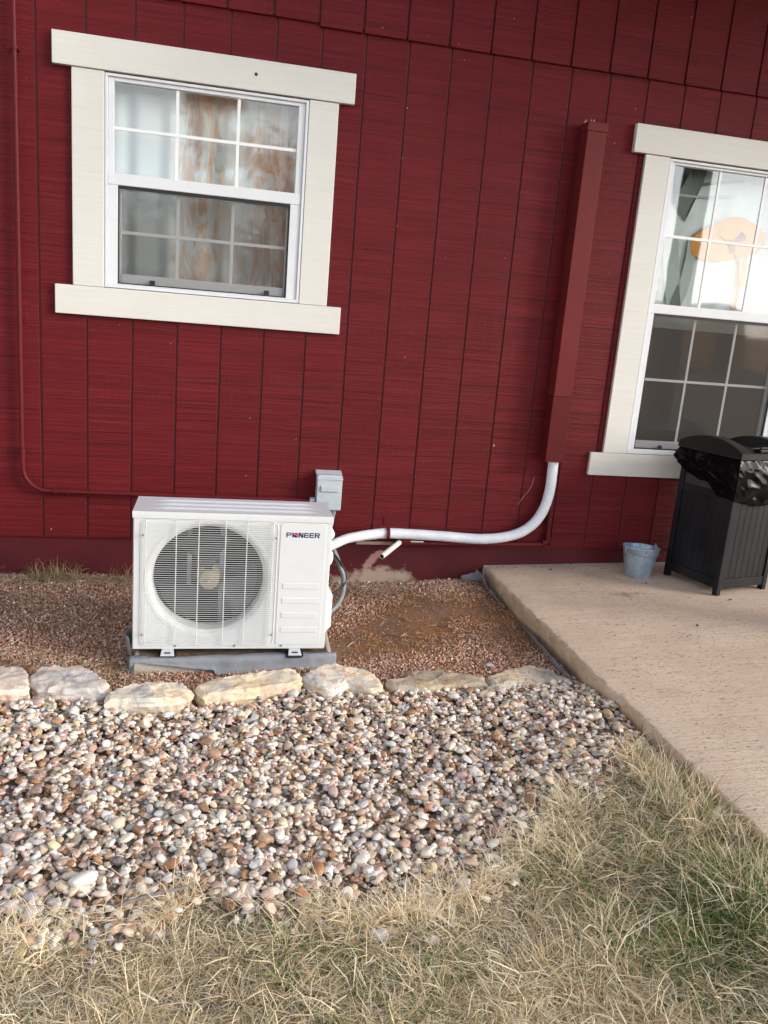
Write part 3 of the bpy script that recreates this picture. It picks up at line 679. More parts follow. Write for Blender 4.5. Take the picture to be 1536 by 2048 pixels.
# service panel
sp = MB().prism_xz(rrect(.558, .742, .014, .528, .012), -.0022, .001).build('service_panel', 'ac_white', ac, bevel=.0018)
for zc in (.268, .2055, .1425, .080):
    MB().prism_xz(rrect(.577, .724, zc - .0115, zc + .0115, .004), -.0046, -.0020).build('pressed_rib', 'ac_white', sp, bevel=.0035, seg=3)
def letter(ch, x, z0, hh, ww, t):
    b = MB(); y0, y1 = -.0029, -.0023
    bx = lambda a, c, e, g: b.box(x + a * ww, x + c * ww, y0, y1, z0 + e * hh, z0 + g * hh)
    tx, tz = t / ww, t / hh * .85
    if ch == 'I': b.box(x, x + t, y0, y1, z0, z0 + hh)
    elif ch == 'E': bx(0, tx, tz, 1 - tz); bx(.12, 1, 0, tz); bx(tx, .96, .5 - tz / 2, .5 + tz / 2); bx(.12, 1, 1 - tz, 1); bx(0, .12, tz * .4, 1 - tz * .4)
    elif ch in 'PR':
        bx(0, tx, 0, 1); bx(tx, .82, 1 - tz, 1); bx(tx, .82, .40, .40 + tz); bx(.86 - tx * .2, 1, .40 + tz * .6, 1 - tz * .6); bx(.80, .90, .40 + tz * .3, 1 - tz * .3)
        if ch == 'R': b.prism_xz([(x + .42 * ww, z0 + .42 * hh), (x + (.42 + tx * 1.3) * ww, z0 + .42 * hh), (x + (1.02) * ww, z0), (x + (1.0 - tx * 1.3) * ww, z0)][::-1], y0, y1)
    elif ch == 'N':
        bx(0, tx, 0, 1); bx(1 - tx, 1, 0, 1); b.prism_xz([(x, z0 + hh), (x + tx * 1.5 * ww, z0 + hh), (x + ww, z0), (x + (1 - tx * 1.5) * ww, z0)][::-1], y0, y1)
    return b
LX = {'P': (.581, .0205), 'I': (.6045, .004), 'N': (.6300, .0185), 'E': (.6515, .0185), 'E2': (.6730, .0185), 'R': (.6945, .0205)}
z0l, hl = .4715, .0205
for k_, (lx, lw) in LX.items(): letter(k_[0], lx + (.0), z0l, hl, lw, .0046).build('logo_letter', 'navy', ac)
oc = (.6185, z0l + hl * .5); orr = .0102
def semi(sgn):
    P = []
    for i in range(17):
        a = math.pi * i / 16; P.append((oc[0] + orr * math.cos(a), oc[1] + sgn * orr * math.sin(a)))
    for i in range(1, 12):
        t = i / 12; xx = oc[0] - orr + 2 * orr * t; P.append((xx, oc[1] + .0032 * math.sin(t * 2 * math.pi) + sgn * .0009))
    return P if sgn > 0 else P[::-1]
MB().prism_xz(semi(1), -.0029, -.0023).build('logo_ball', 'logo_red', ac); MB().prism_xz(semi(-1), -.0029, -.0023).build('logo_ball', 'navy', ac)
# inside
MB().box(.01, .56, d - .035, d - .005, .01, FH - .01).build('coil', 'coil', ac)
MB().box(.565, w - .01, .11, d - .01, .01, FH - .01).box(.01, .56, .12, .125, .0, .05).build('partition', 'coil', ac)
for x in (.205, .335): MB().box(x - .009, x + .009, .165, .180, .01, FH - .01).build('motor_bracket', 'bracket', ac, bevel=.002)
MB().box(.214, .326, .166, .178, .395, .420).build('bracket_bar', 'bracket', ac, bevel=.002)
MB().lathe([(.0001, .10), (.03, .10), (.046, .108), (.05, .12), (.05, .165), (.0001, .166)], 28, 'y', (cx, 0, cz - .018)).build('motor', 'motor', ac, smooth=True)
fan = MB().lathe([(.0001, .050), (.02, .050), (.036, .054), (.041, .062), (.041, .096), (.0001, .097)], 28, 'y', (cx, 0, cz - .018)).build('fan', 'motor', ac, smooth=True)
MB().lathe([(.0001, .043), (.006, .043), (.0075, .05)], 6, 'y', (cx, 0, cz - .018)).build('shaft_nut', 'screw', fan)
for q in range(3):
    V = []; F = []; a0 = R(95 + 120 * q)
    for i in range(9):
        rr = .038 + (.194 - .038) * i / 8; span = R(30 + 46 * (i / 8) ** .8)
        for j in range(9):
            t = j / 8 - .5; a = a0 + span * t + .12 * (i / 8); V.append((cx + rr * math.cos(a), .075 + .028 * t * 2 * (.5 + .5 * i / 8), cz - .018 + rr * math.sin(a)))
    for i in range(8):
        for j in range(8): k = i * 9 + j; F.append((k, k + 1, k + 10, k + 9))
    o = MB().add(V, F).build('blade', 'fan', fan, smooth=True); sm = o.modifiers.new('t', 'SOLIDIFY'); sm.thickness = .002
# right side: two valve cover lobes and the service box
def lobe(z0, z1, out, y0, y1, name):
    P = [(w + .003, z1), (w + .003 + out * .45, z1 - (z1 - z0) * .18), (w + .003 + out * .95, z1 - (z1 - z0) * .5), (w + .003 + out, z1 - (z1 - z0) * .68), (w + .003 + out * .8, z0 + (z1 - z0) * .08), (w + .003, z0)]
    MB().prism_xz(P[::-1], y0, y1).build(name, 'ac_white', ac, bevel=.006, seg=3)
lobe(.432, .500, .030, .105, .19, 'valve_cover'); lobe(.318, .425, .030, .105, .19, 'valve_cover')
MB().add([(w + .003, .08, .02), (w + .003, .08, .235), (w + .040, .10, .195), (w + .040, .10, .052), (w + .003, .21, .02), (w + .003, .21, .235), (w + .040, .20, .195), (w + .040, .20, .052)],
         [(0, 1, 2, 3), (4, 7, 6, 5), (1, 5, 6, 2), (2, 6, 7, 3), (3, 7, 4, 0), (0, 4, 5, 1)]).build('service_cover', 'ac_white', ac, bevel=.004)
# feet on rubber pads
for fx in (.133, .640):
    for fy, dr in ((-.022, 1), (d + .02, -1)):
        b = MB().add([(fx - .022, fy + .03 * dr, -.002), (fx + .022, fy + .03 * dr, -.002), (fx + .027, fy - .004 * dr, -.020), (fx - .027, fy - .004 * dr, -.020),
                      (fx + .027, fy - .006 * dr, -.024), (fx - .027, fy - .006 * dr, -.024), (fx - .024, fy + .04 * dr, -.024), (fx + .024, fy + .04 * dr, -.024)],
                     [(0, 1, 2, 3), (3, 2, 4, 5), (0, 3, 5, 6), (1, 7, 4, 2), (0, 6, 7, 1), (5, 4, 7, 6)])
        ft = b.build('foot', 'galv_foot', ac, bevel=.002)
        MB().box(fx - .012, fx + .012, fy + (.003 if dr > 0 else -.009), fy + (.009 if dr > 0 else -.003), -.0165, -.0125).build('foot_slot', 'black_rubber', ft)
        MB().prism_xy([(a, b_ + fy + .018 * dr - .0) for a, b_ in rrect(fx - .036, fx + .036, -.030, .030, .014)], -.0315, -.0235).build('rubber_pad', 'black_rubber', ac, bevel=.002)

# pad and fabric
pz = .0475
pd = MB().prism_xy([(.507, -.988), (.9, -.975), (1.300, -.945), (1.318, -.60), (.50, -.60)], -.04, pz).build('concrete_pad', 'pad', None, bevel=.006, seg=3)
tag(pd, 'grey concrete pad wrapped in fabric under the white outdoor unit', 'pad')
MB().prism_xy([(.53, -.955), (.9, -.945), (1.285, -.92), (1.29, -.62), (.53, -.62)], pz + .0003, pz + .003).build('dirt_layer', 'dirty_pad', pd)
V = []; F = []; nu = 140
pr_ = [(.075, .0), (.05, .0), (.025, .0), (.006, .001), (-.004, -.006), (-.007, -.02), (-.009, -.035), (-.014, -.048), (-.03, -.056)]
def padfront(x): return np.interp(x, [.49, .507, .9, 1.30, 1.32], [-.985, -.988, -.975, -.945, -.94])
kp = len(pr_)
for i in range(nu + 1):
    x = .492 + (1.318 - .492) * i / nu; f = i / nu
    # how far the torn fabric reaches back over the pad's top
    back = .012 + .030 * (.5 + .5 * math.sin(f * 5.5 - 1.6)) + .010 * mn.noise(Vector((x * 14, 0, 0))) + (.03 if f < .08 else 0)
    hang = 1.0
    if .02 < f < .40: hang = .12 + 1.15 * max(0, (f - .06)) ** 1.0 * 1.6 + .12 * mn.noise(Vector((x * 20, 4, 0)))
    hang = min(1, hang)
    for j, (dy, dz) in enumerate(pr_):
        yy = dy if dy < 0 else dy / .075 * back; zz = dz
        if j >= 4: yy = -.004 + (dy + .004) * hang; zz = -.006 + (dz + .006) * hang
        wv = .004 * mn.fractal(Vector((x * 9, j * .35, 3)), 1, 2, 3)
        V.append((x, padfront(x) + yy - abs(wv) * (.4 + .2 * j), pz + .0042 + zz + wv * .5))
    if i:
        for j in range(kp - 1): a = (i - 1) * kp + j; F.append((a, a + 1, a + 1 + kp, a + kp))
fb = MB().add(V, F).build('weed_fabric', 'fabric', None, smooth=True, angle=80)
m = fb.modifiers.new('t', 'SOLIDIFY'); m.thickness = .0015; m.offset = 1
tag(fb, 'torn grey weed fabric draped over the front of the pad below the unit', 'fabric')
# upright scrap of fabric at the unit's left
V = []; F = []
for i in range(9):
    for j in range(7):
        t = i / 8; V.append((.496 - .022 * math.sin(j / 6 * 3.0) - .01 * t, -.93 + .17 * j / 6 - .02 * t, .035 + .095 * t * (1 - .25 * (j / 6)) + .006 * mn.noise(Vector((i * .6, j * .8, 0)))))
for i in range(8):
    for j in range(6): a = i * 7 + j; F.append((a, a + 1, a + 8, a + 7))
o = MB().add(V, F).build('fabric_scrap', 'fabric', None, smooth=True, angle=80); o.modifiers.new('t', 'SOLIDIFY').thickness = .0015
tag(o, 'curled upright scrap of grey fabric at the left end of the unit', 'fabric')

# ribbon of fabric along the slab
def ribbon(name, label, path, hgt, lean, seed):
    P = smooth_path(path, 10); V = []; F = []; K = 6
    for i, p in enumerate(P):
        f = i / (len(P) - 1); hh = hgt * (.35 + .65 * math.sin(math.pi * min(1, f * 1.05 + .03)) ** .6) * (1 + .25 * mn.noise(Vector((i * .25, seed, 0))))
        for j in range(K):
            t = j / (K - 1); V.append((p.x - lean * t * (1 - .3 * t) + .008 * mn.noise(Vector((i * .2, seed + 3, t))), p.y, p.z - .02 + (hh + .02) * math.sin(t * 1.4)))
        if i:
            for j in range(K - 1): a = (i - 1) * K + j; F.append((a, a + 1, a + 1 + K, a + K))
    o = MB().add(V, F).build(name, 'fabric', None, smooth=True, angle=80); o.modifiers.new('t', 'SOLIDIFY').thickness = .0015
    return tag(o, label, 'fabric')
ribbon('edging_fabric', 'long curving strip of grey fabric along the foot of the patio slab', [(2.262, -.66, .06), (2.256, -.86, .06), (2.245, -1.05, .06), (2.240, -1.22, .058), (2.245, -1.38, .05), (2.252, -1.52, .045), (2.252, -1.68, .05)], .032, .030, 1)
ribbon('edging_fabric', 'crumpled grey fabric at the corner of slab and red wall', [(2.16, -.02, .075), (2.21, -.035, .085), (2.245, -.06, .10), (2.250, -.12, .09), (2.243, -.22, .075), (2.250, -.33, .07), (2.262, -.45, .065)], .040, .030, 8)

# ------------------------------------------------------------------ edging rocks
rocks = [
 ('pale limestone edging rock cut off by the left edge of the photo', [(-.13, -1.06), (.116, -1.048), (.146, -1.131), (.178, -1.263), (-.09, -1.285)], (1.05, 1.0, .97)),
 ('large rounded edging rock with grey front face, second from left', [(.157, -1.152), (.185, -1.089), (.24, -1.055), (.312, -1.057), (.379, -1.095), (.445, -1.215), (.415, -1.262), (.312, -1.262), (.217, -1.250), (.173, -1.20)], (.88, .88, .92)),
 ('low pale cream edging rock in front of the pad corner', [(.442, -1.284), (.459, -1.253), (.55, -1.203), (.666, -1.203), (.702, -1.217), (.738, -1.276), (.731, -1.307), (.698, -1.343), (.579, -1.350), (.45, -1.345)], (1.06, 1.04, 1.0)),
 ('long straight yellowish edging rock below the unit fan', [(.748, -1.245), (.801, -1.196), (.895, -1.170), (.961, -1.155), (1.124, -1.112), (1.137, -1.171), (1.134, -1.235), (1.02, -1.268), (.909, -1.290), (.780, -1.315), (.760, -1.286)], (1.08, .98, .84)),
 ('big jagged white edging rock right of the pad', [(1.157, -1.171), (1.229, -1.096), (1.254, -1.063), (1.313, -1.074), (1.408, -1.115), (1.455, -1.239), (1.449, -1.289), (1.403, -1.298), (1.325, -1.247), (1.26, -1.296), (1.224, -1.286), (1.173, -1.233)], (1.12, 1.08, 1.02)),
 ('flat grey tan edging rock half buried in red gravel', [(1.475, -1.236), (1.549, -1.22), (1.591, -1.14), (1.742, -1.125), (1.761, -1.158), (1.877, -1.195), (1.860, -1.267), (1.715, -1.279), (1.631, -1.293), (1.495, -1.28)], (.66, .60, .52)),
 ('triangular cream edging rock against the patio slab', [(1.902, -1.195), (1.967, -1.15), (2.045, -1.118), (2.119, -1.1), (2.189, -1.147), (2.226, -1.257), (2.176, -1.278), (2.097, -1.289), (2.043, -1.291), (1.898, -1.285)], (.95, .90, .80))]
def rock(label, poly, tint, idx):
    cx_ = sum(p[0] for p in poly) / len(poly); cy_ = sum(p[1] for p in poly) / len(poly)
    bm = bmesh.new(); zt = .060; N = 96
    pts = [Vector((p[0] - cx_, p[1] - cy_, 0)) for p in poly]
    # resample the outline
    per = [(pts[(i + 1) % len(pts)] - pts[i]).length for i in range(len(pts))]; tot = sum(per); out = []
    for k in range(N):
        s_ = tot * k / N; i = 0
        while s_ > per[i]: s_ -= per[i]; i += 1
        out.append(pts[i].lerp(pts[(i + 1) % len(pts)], s_ / per[i]))
    rings = []
    for sc_, z in ((.96, -.07), (.99, -.02), (1.0, .0), (1.01, .012), (1.012, .024), (1.014, .034), (1.012, .042), (1.008, .050), (1.003, .055), (.99, .0595), (.965, .061), (.93, .0615), (.86, .062), (.78, .062), (.68, .063), (.57, .063), (.45, .063), (.33, .063), (.2, .063), (.1, .063)):
        ring = []
        for p in out:
            q = Vector((p.x * sc_, p.y * sc_, z - .06 + zt))
            if sc_ > .98: q += Vector((p.x, p.y, 0)).normalized() * (sc_ - 1) * .2
            w_ = Vector((q.x + cx_, q.y + cy_, q.z + idx * 3))
            vd, _vp = mn.voronoi(w_ * 17); dn = mn.fractal(w_ * 24, .7, 2.1, 6) * .0055 + mn.noise(w_ * 5) * .009 - (min(vd[1] - vd[0], .3)) * .010 + .002 + (_vp[0].x * 37.0 % 1 - .5) * .007
            stp = (math.floor(w_.z * 95 + 2.5 * mn.noise(w_ * 5)) % 3) * .0035 if z < .052 else 0
            q += Vector((p.x, p.y, 0)).normalized() * (dn + stp - .003) + Vector((0, 0, dn * (.8 if z > .05 else .3)))
            ring.append(bm.verts.new(q))
        rings.append(ring)
    for a, b_ in zip(rings, rings[1:]):
        for i in range(N): bm.faces.new((a[i], a[(i + 1) % N], b_[(i + 1) % N], b_[i]))
    bm.faces.new(rings[-1]); 
    me = bpy.data.meshes.new('edging_rock'); bm.to_mesh(me); bm.free()
    o = link('edging_rock', me, 'lime', None, True, angle=38); o.location = (cx_, cy_, 0.004); o.color = (*tint, 1)
    tag(o, label, 'rock', 'limestone rocks edging the gravel bed')
for i, (lb, po, ti) in enumerate(rocks): rock(lb, po, ti, i)

# ------------------------------------------------------------------ wall fittings
dc = thing('line_cover', 'tall red metal duct cover running down the wall between the windows', 'duct cover', (2.561, 0, .762))
b = MB(); z0, z1 = .345, 1.655
MB().box(-.047, .051, -.098, -.017, z0 + .001, z1).build('cover_channel', 'red_metal_lite', dc, bevel=.002)
MB().box(-.053, .053, -.0165, -.0012, z0 + .002, z1 - .01).build('base_channel', 'red_metal', dc, bevel=.001)
MB().box(-.051, .055, -.103, -.0165, 0, z0).build('lower_sleeve', 'red_metal', dc, bevel=.0015)
MB().box(-.051, .055, -.103, -.0168, z1 - .030, z1 + .012).build('end_cap', 'red_metal_lite', dc, bevel=.002)
MB().box(-.060, -.0515, -.012, -.0012, z1 - .62, z1 - .05).build('flange', 'red_metal', dc)
b = MB()
for k in range(9):
    a = random.uniform(-.055, .02); zz = z1 + .012 + random.uniform(-.002, .012)
    b.add([(a, -.05, zz - .008), (a + .016, -.045, zz - .006), (a + .008, -.052, zz + .012), (a + .006, -.03, zz - .004)], [(0, 1, 2), (1, 3, 2), (3, 0, 2), (0, 3, 1)])
b.build('foam_sealant', 'chip_beige', dc)

pts = smooth_path([(2.578, -.052, .80), (2.580, -.052, .70), (2.578, -.055, .60), (2.556, -.058, .495), (2.50, -.058, .405), (2.40, -.055, .345), (2.23, -.052, .318), (1.99, -.05, .328), (1.72, -.055, .338), (1.604, -.085, .336), (1.521, -.18, .351), (1.443, -.32, .378), (1.38, -.48, .408), (1.321, -.62, .430), (1.285, -.69, .44), (1.24, -.76, .445)], 12)
ho = MB().tube(pts, [.0275 - .0055 * float(sst(1.7, 1.35, p.x)) + .001 * mn.noise(Vector((i * .3, 0, 0))) for i, p in enumerate(pts)], 20).build('insulated_hose', 'hose', None, smooth=True, angle=80)
tag(ho, 'thick white wrapped refrigerant hose curving from duct cover to the unit', 'hose')
sb = MB(); P = []
for i in range(13):
    a = R(-60 + 300 * i / 12); P.append((a, (-.064 - .0325 * math.cos(a), .339 + .0325 * math.sin(a))))
V = []; F = []
for i, (a, (y, z)) in enumerate(P):
    V += [(1.690 + .006 * (i % 2) * 0, y, z), (1.708, y, z)]
    if i: F.append((2 * i - 2, 2 * i - 1, 2 * i + 1, 2 * i))
o = sb.add(V, F).build('strap', 'red_pipe', ho); o.modifiers.new('t', 'SOLIDIFY').thickness = .0025
MB().box(1.688, 1.708, -.004, -.0008, .372, .415).build('strap_tab', 'red_pipe', ho, bevel=.001)

dp = thing('drain_pipe', 'thin red painted drain pipe with bare white end below the white hose', 'pipe', (0, 0, 0))
MB().tube([(1.79, -.028, .278), (2.60, -.028, .288)], .0145, 16).build('pipe', 'red_pipe', dp, smooth=True)
MB().tube([(2.614, -.028, .320), (2.600, -.028, .76)], .0145, 16).build('pipe', 'red_pipe', dp, smooth=True)
MB().tube([(2.585, -.028, .300), (2.612, -.028, .301), (2.615, -.028, .33)], .0185, 16).build('elbow', 'red_pipe', dp, smooth=True)
MB().tube([(1.83, -.028, .2905), (1.785, -.028, .290), (1.772, -.045, .286)], .0185, 16).build('elbow', 'red_pipe', dp, smooth=True)
e0, e1 = Vector((1.772, -.045, .286)), Vector((1.655, -.170, .245))
MB().tube([e0, e1], .0145, 20, False).build('white_end', 'pvc', dp, smooth=True)
MB().tube([e0, e1], .0115, 20, False).build('bore', 'pvc_in', dp, smooth=True)
dd = (e1 - e0).normalized(); a_ = dd.cross(Vector((0, 0, 1))).normalized(); b_ = dd.cross(a_)
MB().add([e1 + (a_ * math.cos(q) + b_ * math.sin(q)) * r_ for r_ in (.0115, .0145) for q in np.linspace(0, 2 * math.pi, 20, False)], [(i, (i + 1) % 20, (i + 1) % 20 + 20, i + 20) for i in range(20)]).build('rim', 'pvc', dp)
MB().box(1.835, 1.905, -.0438, -.0405, .289, .296).build('bare_patch', 'pvc', dp)

cp = thing('electrical_conduit', 'slim red painted conduit running down the wall left of the window', 'conduit', (0, 0, 0))
P = [Vector((-.076, -.030, 3.5)), Vector((-.078, -.030, 2.0)), Vector((-.082, -.030, .74)), Vector((-.081, -.030, .65))] + [Vector((.030 - .111 * math.cos(R(a)), -.030, .610 - .111 * math.sin(R(a)))) for a in range(5, 91, 6)] + [Vector((.10, -.030, .4985)), Vector((1.30, -.030, .4935))]
MB().tube(P, .0105, 14).build('pipe', 'red_pipe', cp, smooth=True)
for p, q in (((-.0815, -.030, .705), (-.0815, -.030, .66)), ((.055, -.030, .499), (.125, -.030, .4982))):
    p, q = Vector(p), Vector(q); t = (q - p)
    c_ = MB().tube([p, q], .0135, 14)
    for f in (.04, .42, .58, .96): c_.tube([p + t * (f - .035), p + t * (f + .035)], .0165, 14)
    c_.build('coupling', 'red_pipe', cp, smooth=True)
MB().tube([(-.0765, -.03, 2.412), (-.0765, -.03, 2.404)], .0135, 14).box(-.095, -.06, -.018, -.001, 2.402, 2.414).build('pipe_clip', 'red_pipe', cp)
MB().tube([(1.285, -.030, .4935), (1.311, -.030, .4935)], .019, 8).build('connector', 'galv_foot', cp, bevel=.002)

bx = thing('disconnect_box', 'light grey electrical disconnect box on the wall behind the unit', 'electrical box', (1.376, 0, .456))
MB().box(-.060, .060, -.075, -.001, 0, .182).build('box_body', 'grey_box', bx, bevel=.003)
MB().box(-.064, .064, -.083, -.0755, .003, .168).build('cover', 'grey_box', bx, bevel=.004)
MB().add([(-.066, -.088, .168), (.066, -.088, .168), (.066, -.001, .196), (-.066, -.001, .196), (-.066, -.088, .160), (.066, -.088, .160), (.066, -.001, .1825), (-.066, -.001, .1825)],
    [(0, 1, 2, 3), (7, 6, 5, 4), (0, 4, 5, 1), (1, 5, 6, 2), (2, 6, 7, 3), (3, 7, 4, 0)]).build('hood', 'grey_box', bx, bevel=.002)
MB().box(-.046, .048, -.092, -.0832, .098, .130).build('handle', 'grey_box', bx, bevel=.0042, seg=3)
MB().lathe([(.0001, -.0845), (.013, -.0845), (.0145, -.083)], 20, 'y', (.008, 0, .045)).build('knockout', 'grey_box', bx)
MB().tube([(.030, -.04, 0), (.030, -.04, -.022), (.030, -.04, -.045)], [.017, .017, .013], 14).build('conduit_fitting', 'grey_flex', bx, smooth=True)

def flex(name, label, cat, pts, r, mat):
    P = smooth_path(pts, 14); o = MB().tube(P, r, 14).build(name, mat, None, smooth=True, angle=80); return tag(o, label, cat)
flex('flexible_conduit', 'grey flexible conduit looping down beside the right side of the unit', 'conduit', [(1.406, -.04, .415), (1.402, -.045, .37), (1.37, -.10, .36), (1.33, -.30, .40), (1.335, -.48, .40), (1.372, -.55, .32), (1.396, -.56, .25), (1.390, -.57, .17), (1.345, -.60, .115), (1.28, -.66, .12), (1.262, -.70, .15)], .0115, 'grey_flex')
flex('power_cable', 'thin black cable looping beside the grey flexible conduit', 'cable', [(1.27, -.70, .40), (1.33, -.62, .385), (1.372, -.57, .335), (1.402, -.56, .28), (1.400, -.57, .235), (1.36, -.60, .205), (1.27, -.66, .19)], .0052, 'black_rubber')

# ------------------------------------------------------------------ bucket
bz = slabz(3.08) + .001
bk = thing('metal_bucket', 'small dented galvanised bucket with wire bail on the patio by the wall', 'bucket', (3.078, -.215, bz), R(12))
def bucket_shell(prof, seg=48):
    V = []; F = []
    for r_, z in prof:
        for k in range(seg):
            q = 2 * math.pi * k / seg; dent = 1 + .02 * mn.noise(Vector((math.cos(q) * 1.4, math.sin(q) * 1.4, z * 9)))
            V.append((r_ * math.cos(q) * dent, r_ * math.sin(q) * dent, z + (.006 * math.cos(q + 2.0) * z / .16 if z > .1 else 0)))
    for i in range(len(prof) - 1):
        for k in range(seg): F.append((i * seg + k, i * seg + (k + 1) % seg, (i + 1) * seg + (k + 1) % seg, (i + 1) * seg + k))
    F.append(tuple(range(seg)) if prof[0][0] > .01 else tuple(range(seg)))
    return MB().add(V, F)
bucket_shell([(.064, .004), (.066, .0), (.067, .004), (.069, .015), (.078, .06), (.087, .11), (.0955, .155), (.0965, .157), (.0985, .1585), (.0990, .161), (.0980, .1635), (.0955, .163), (.0935, .158), (.085, .11), (.076, .06), (.066, .012), (.003, .012)]).build('bucket_body', 'galv', bk, smooth=True, angle=60)
P = []
for i in range(25):
    a = R(180 * i / 24); r_ = .100; P.append((r_ * math.cos(a), -r_ * math.sin(a) * .97, .150 - .022 * math.sin(a)))
MB().tube(P, .0017, 8).build('bail', 'twig', bk, smooth=True)
for s_ in (-1, 1):
    MB().prism_xz([(s_ * .0985 - .010, .140), (s_ * .0985 + .010, .140), (s_ * .0985 + .010, .166), (s_ * .0985, .176), (s_ * .0985 - .010, .166)], -.0015, .0015).build('ear', 'galv', bk)
MB().box(-.001, .004, -.0005, .001, 0, .01).build('seam', 'galv', bk)

# ------------------------------------------------------------------ bin
S0 = .366; BH = .745
bz = slabz(3.5) - .004
tb = thing('waste_bin', 'black plank sided outdoor waste bin with bag spilling under the lid', 'bin', (3.325, -.572, bz), R(14.5))
# local x along the front, y back; front-left foot at the origin
for px_, py_ in ((0, 0), (S0 - .03, 0), (0, S0 - .03), (S0 - .03, S0 - .03)):
    MB().box(px_, px_ + .03, py_, py_ + .03, 0, BH - .055).build('corner_post', 'resin', tb, bevel=.003)
npk = 7; pw = (S0 - .064) / npk
for side in range(4):
    Mx = Matrix.Translation((S0 / 2, S0 / 2, 0)) @ Matrix.Rotation(side * math.pi / 2, 4, 'Z') @ Matrix.Translation((-S0 / 2, -S0 / 2, 0))
    def put(name, mat, bb, bev=.002):
        o = MB().box(*bb).build(name, mat, tb, bevel=bev); o.matrix_local = Mx; return o
    put('bottom_rail', 'resin', (.0305, S0 - .0305, .004, .024, .035, .082)); put('middle_rail', 'resin', (.0305, S0 - .0305, .004, .024, .485, .522))
    for k in range(npk):
        xx = .032 + k * pw; put('plank', 'resin', (xx + .0007, xx + pw - .0007, .0085, .020, .0825, .4845), .0018)
    put('woven_panel', 'wicker', (.0305, S0 - .0305, .010, .018, .5225, BH - .058))
    put('top_rail', 'resin', (.0305, S0 - .0305, .004, .024, BH - .0575, BH - .0305))
MB().box(.03, S0 - .03, .03, S0 - .03, .05, .06).build('floor_plate', 'resin', tb)
# lid: a rim with raised arched sides and a lower trough between
V = []; F = []; NU, NV = 56, 40; o_ = .022; A0, A1 = -o_, S0 + o_
def lid_h(u, v):
    arch = max(0, math.sin(math.pi * v)) ** .8
    e = min(1, max(0, (abs(u - .5) * 2 - .62) / .05)); return BH - .006 + .052 * arch * (e * e * (3 - 2 * e)) + .004 * arch
for j in range(NV + 1):
    for i in range(NU + 1):
        u, v = i / NU, j / NV; V.append((A0 + (A1 - A0) * u, A0 + (A1 - A0) * v, lid_h(u, v)))
for j in range(NV):
    for i in range(NU): a = j * (NU + 1) + i; F.append((a, a + 1, a + NU + 2, a + NU + 1))
ld = MB().add(V, F)
# skirt of the lid
def rimpt(i): 
    u, v = i; return (A0 + (A1 - A0) * u, A0 + (A1 - A0) * v)
loop = [(i / NU, 0) for i in range(NU)] + [(1, j / NV) for j in range(NV)] + [(1 - i / NU, 1) for i in range(NU)] + [(0, 1 - j / NV) for j in range(NV)]
V = []; F = []; n = len(loop)
for (u, v) in loop:
    x, y = rimpt((u, v)); V.append((x, y, lid_h(u, v)))
for (u, v) in loop:
    x, y = rimpt((u, v)); V.append((x, y, BH - .036))
for (u, v) in loop:
    x, y = rimpt((u, v)); V.append((S0 / 2 + (x - S0 / 2) * .9, S0 / 2 + (y - S0 / 2) * .9, BH - .036))
for k in range(2):
    for i in range(n): F.append((k * n + i, k * n + (i + 1) % n, (k + 1) * n + (i + 1) % n, (k + 1) * n + i))
ld.add(V, F); lid = ld.build('lid', 'resin_lid', tb, smooth=True, angle=30)
MB().box(.13, .22, -.002, .045, BH - .004, BH + .012).box(.145, .205, .01, .03, BH + .0122, BH + .022).build('latch', 'resin_lid', lid, bevel=.004)
MB().tube([(.10, .03, BH + .012), (.14, .02, BH + .016), (.21, .02, BH + .016), (.25, .03, BH + .01)], .004, 8).build('latch_pin', 'resin_lid', lid, smooth=True)
# bag overhanging the rim
NA, NB = 260, 40; V = []; F = []
def sq(t, o):
    p = (t % 1) * 4; k = int(p); f = p - k; a, b = -o, S0 + o
    return [(a + (b - a) * f, a), (b, a + (b - a) * f), (b - (b - a) * f, b), (a, b - (b - a) * f)][k]
def bag_len(t):
    p = (t % 1) * 4     # 0-1 front, 1-2 right, 2-3 back, 3-4 left (from back to front)
    pts_ = [(0, .215), (.25, .235), (.6, .245), (1, .215), (2, .15), (3, .10), (3.15, .13), (3.45, .15), (3.7, .205), (4, .215)]
    return np.interp(p, [a for a, _ in pts_], [b for _, b in pts_])
for i in range(NA):
    t = i / NA; Ln = float(bag_len(t)) + .010 * mn.noise(Vector((t * 22, 1, 0)))
    for j in range(NB + 1):
        s_ = j / NB; puff = .010 + .024 * math.sin(math.pi * min(1, s_ * 1.02)) ** .7
        x, y = sq(t, puff if s_ < 1 else .008)
        c_ = Vector((t * 13 + 2.0 * s_, s_ * 1.8, 0)); fold = mn.fractal(c_, 1.4, 2, 2) * 1.2; cr_ = abs(mn.noise(Vector((t * 18 - s_ * 4, s_ * 2.5 + t * 6, 5)))) * 1.5
        nrm = Vector((x - S0 / 2, y - S0 / 2, 0)).normalized(); am = .014 * (.25 + s_) * (1 - .5 * s_)
        V.append((x + nrm.x * (fold * am - cr_ * .014), y + nrm.y * (fold * am - cr_ * .014), BH - .032 - Ln * s_ + .006 * mn.noise(Vector((t * 15, s_ * 4, 8)))))
for i in range(NA):
    for j in range(NB): a = i * (NB + 1) + j; c_ = ((i + 1) % NA) * (NB + 1) + j; F.append((a, c_, c_ + 1, a + 1))
bg_ = MB().add(V, F).build('bin_bag', 'bag', None, smooth=True, angle=60)
bg_.location = tb.location; bg_.rotation_euler = tb.rotation_euler; bg_.modifiers.new('t', 'SOLIDIFY').thickness = .001
tag(bg_, 'shiny black plastic bag folded over the rim of the waste bin', 'bag')

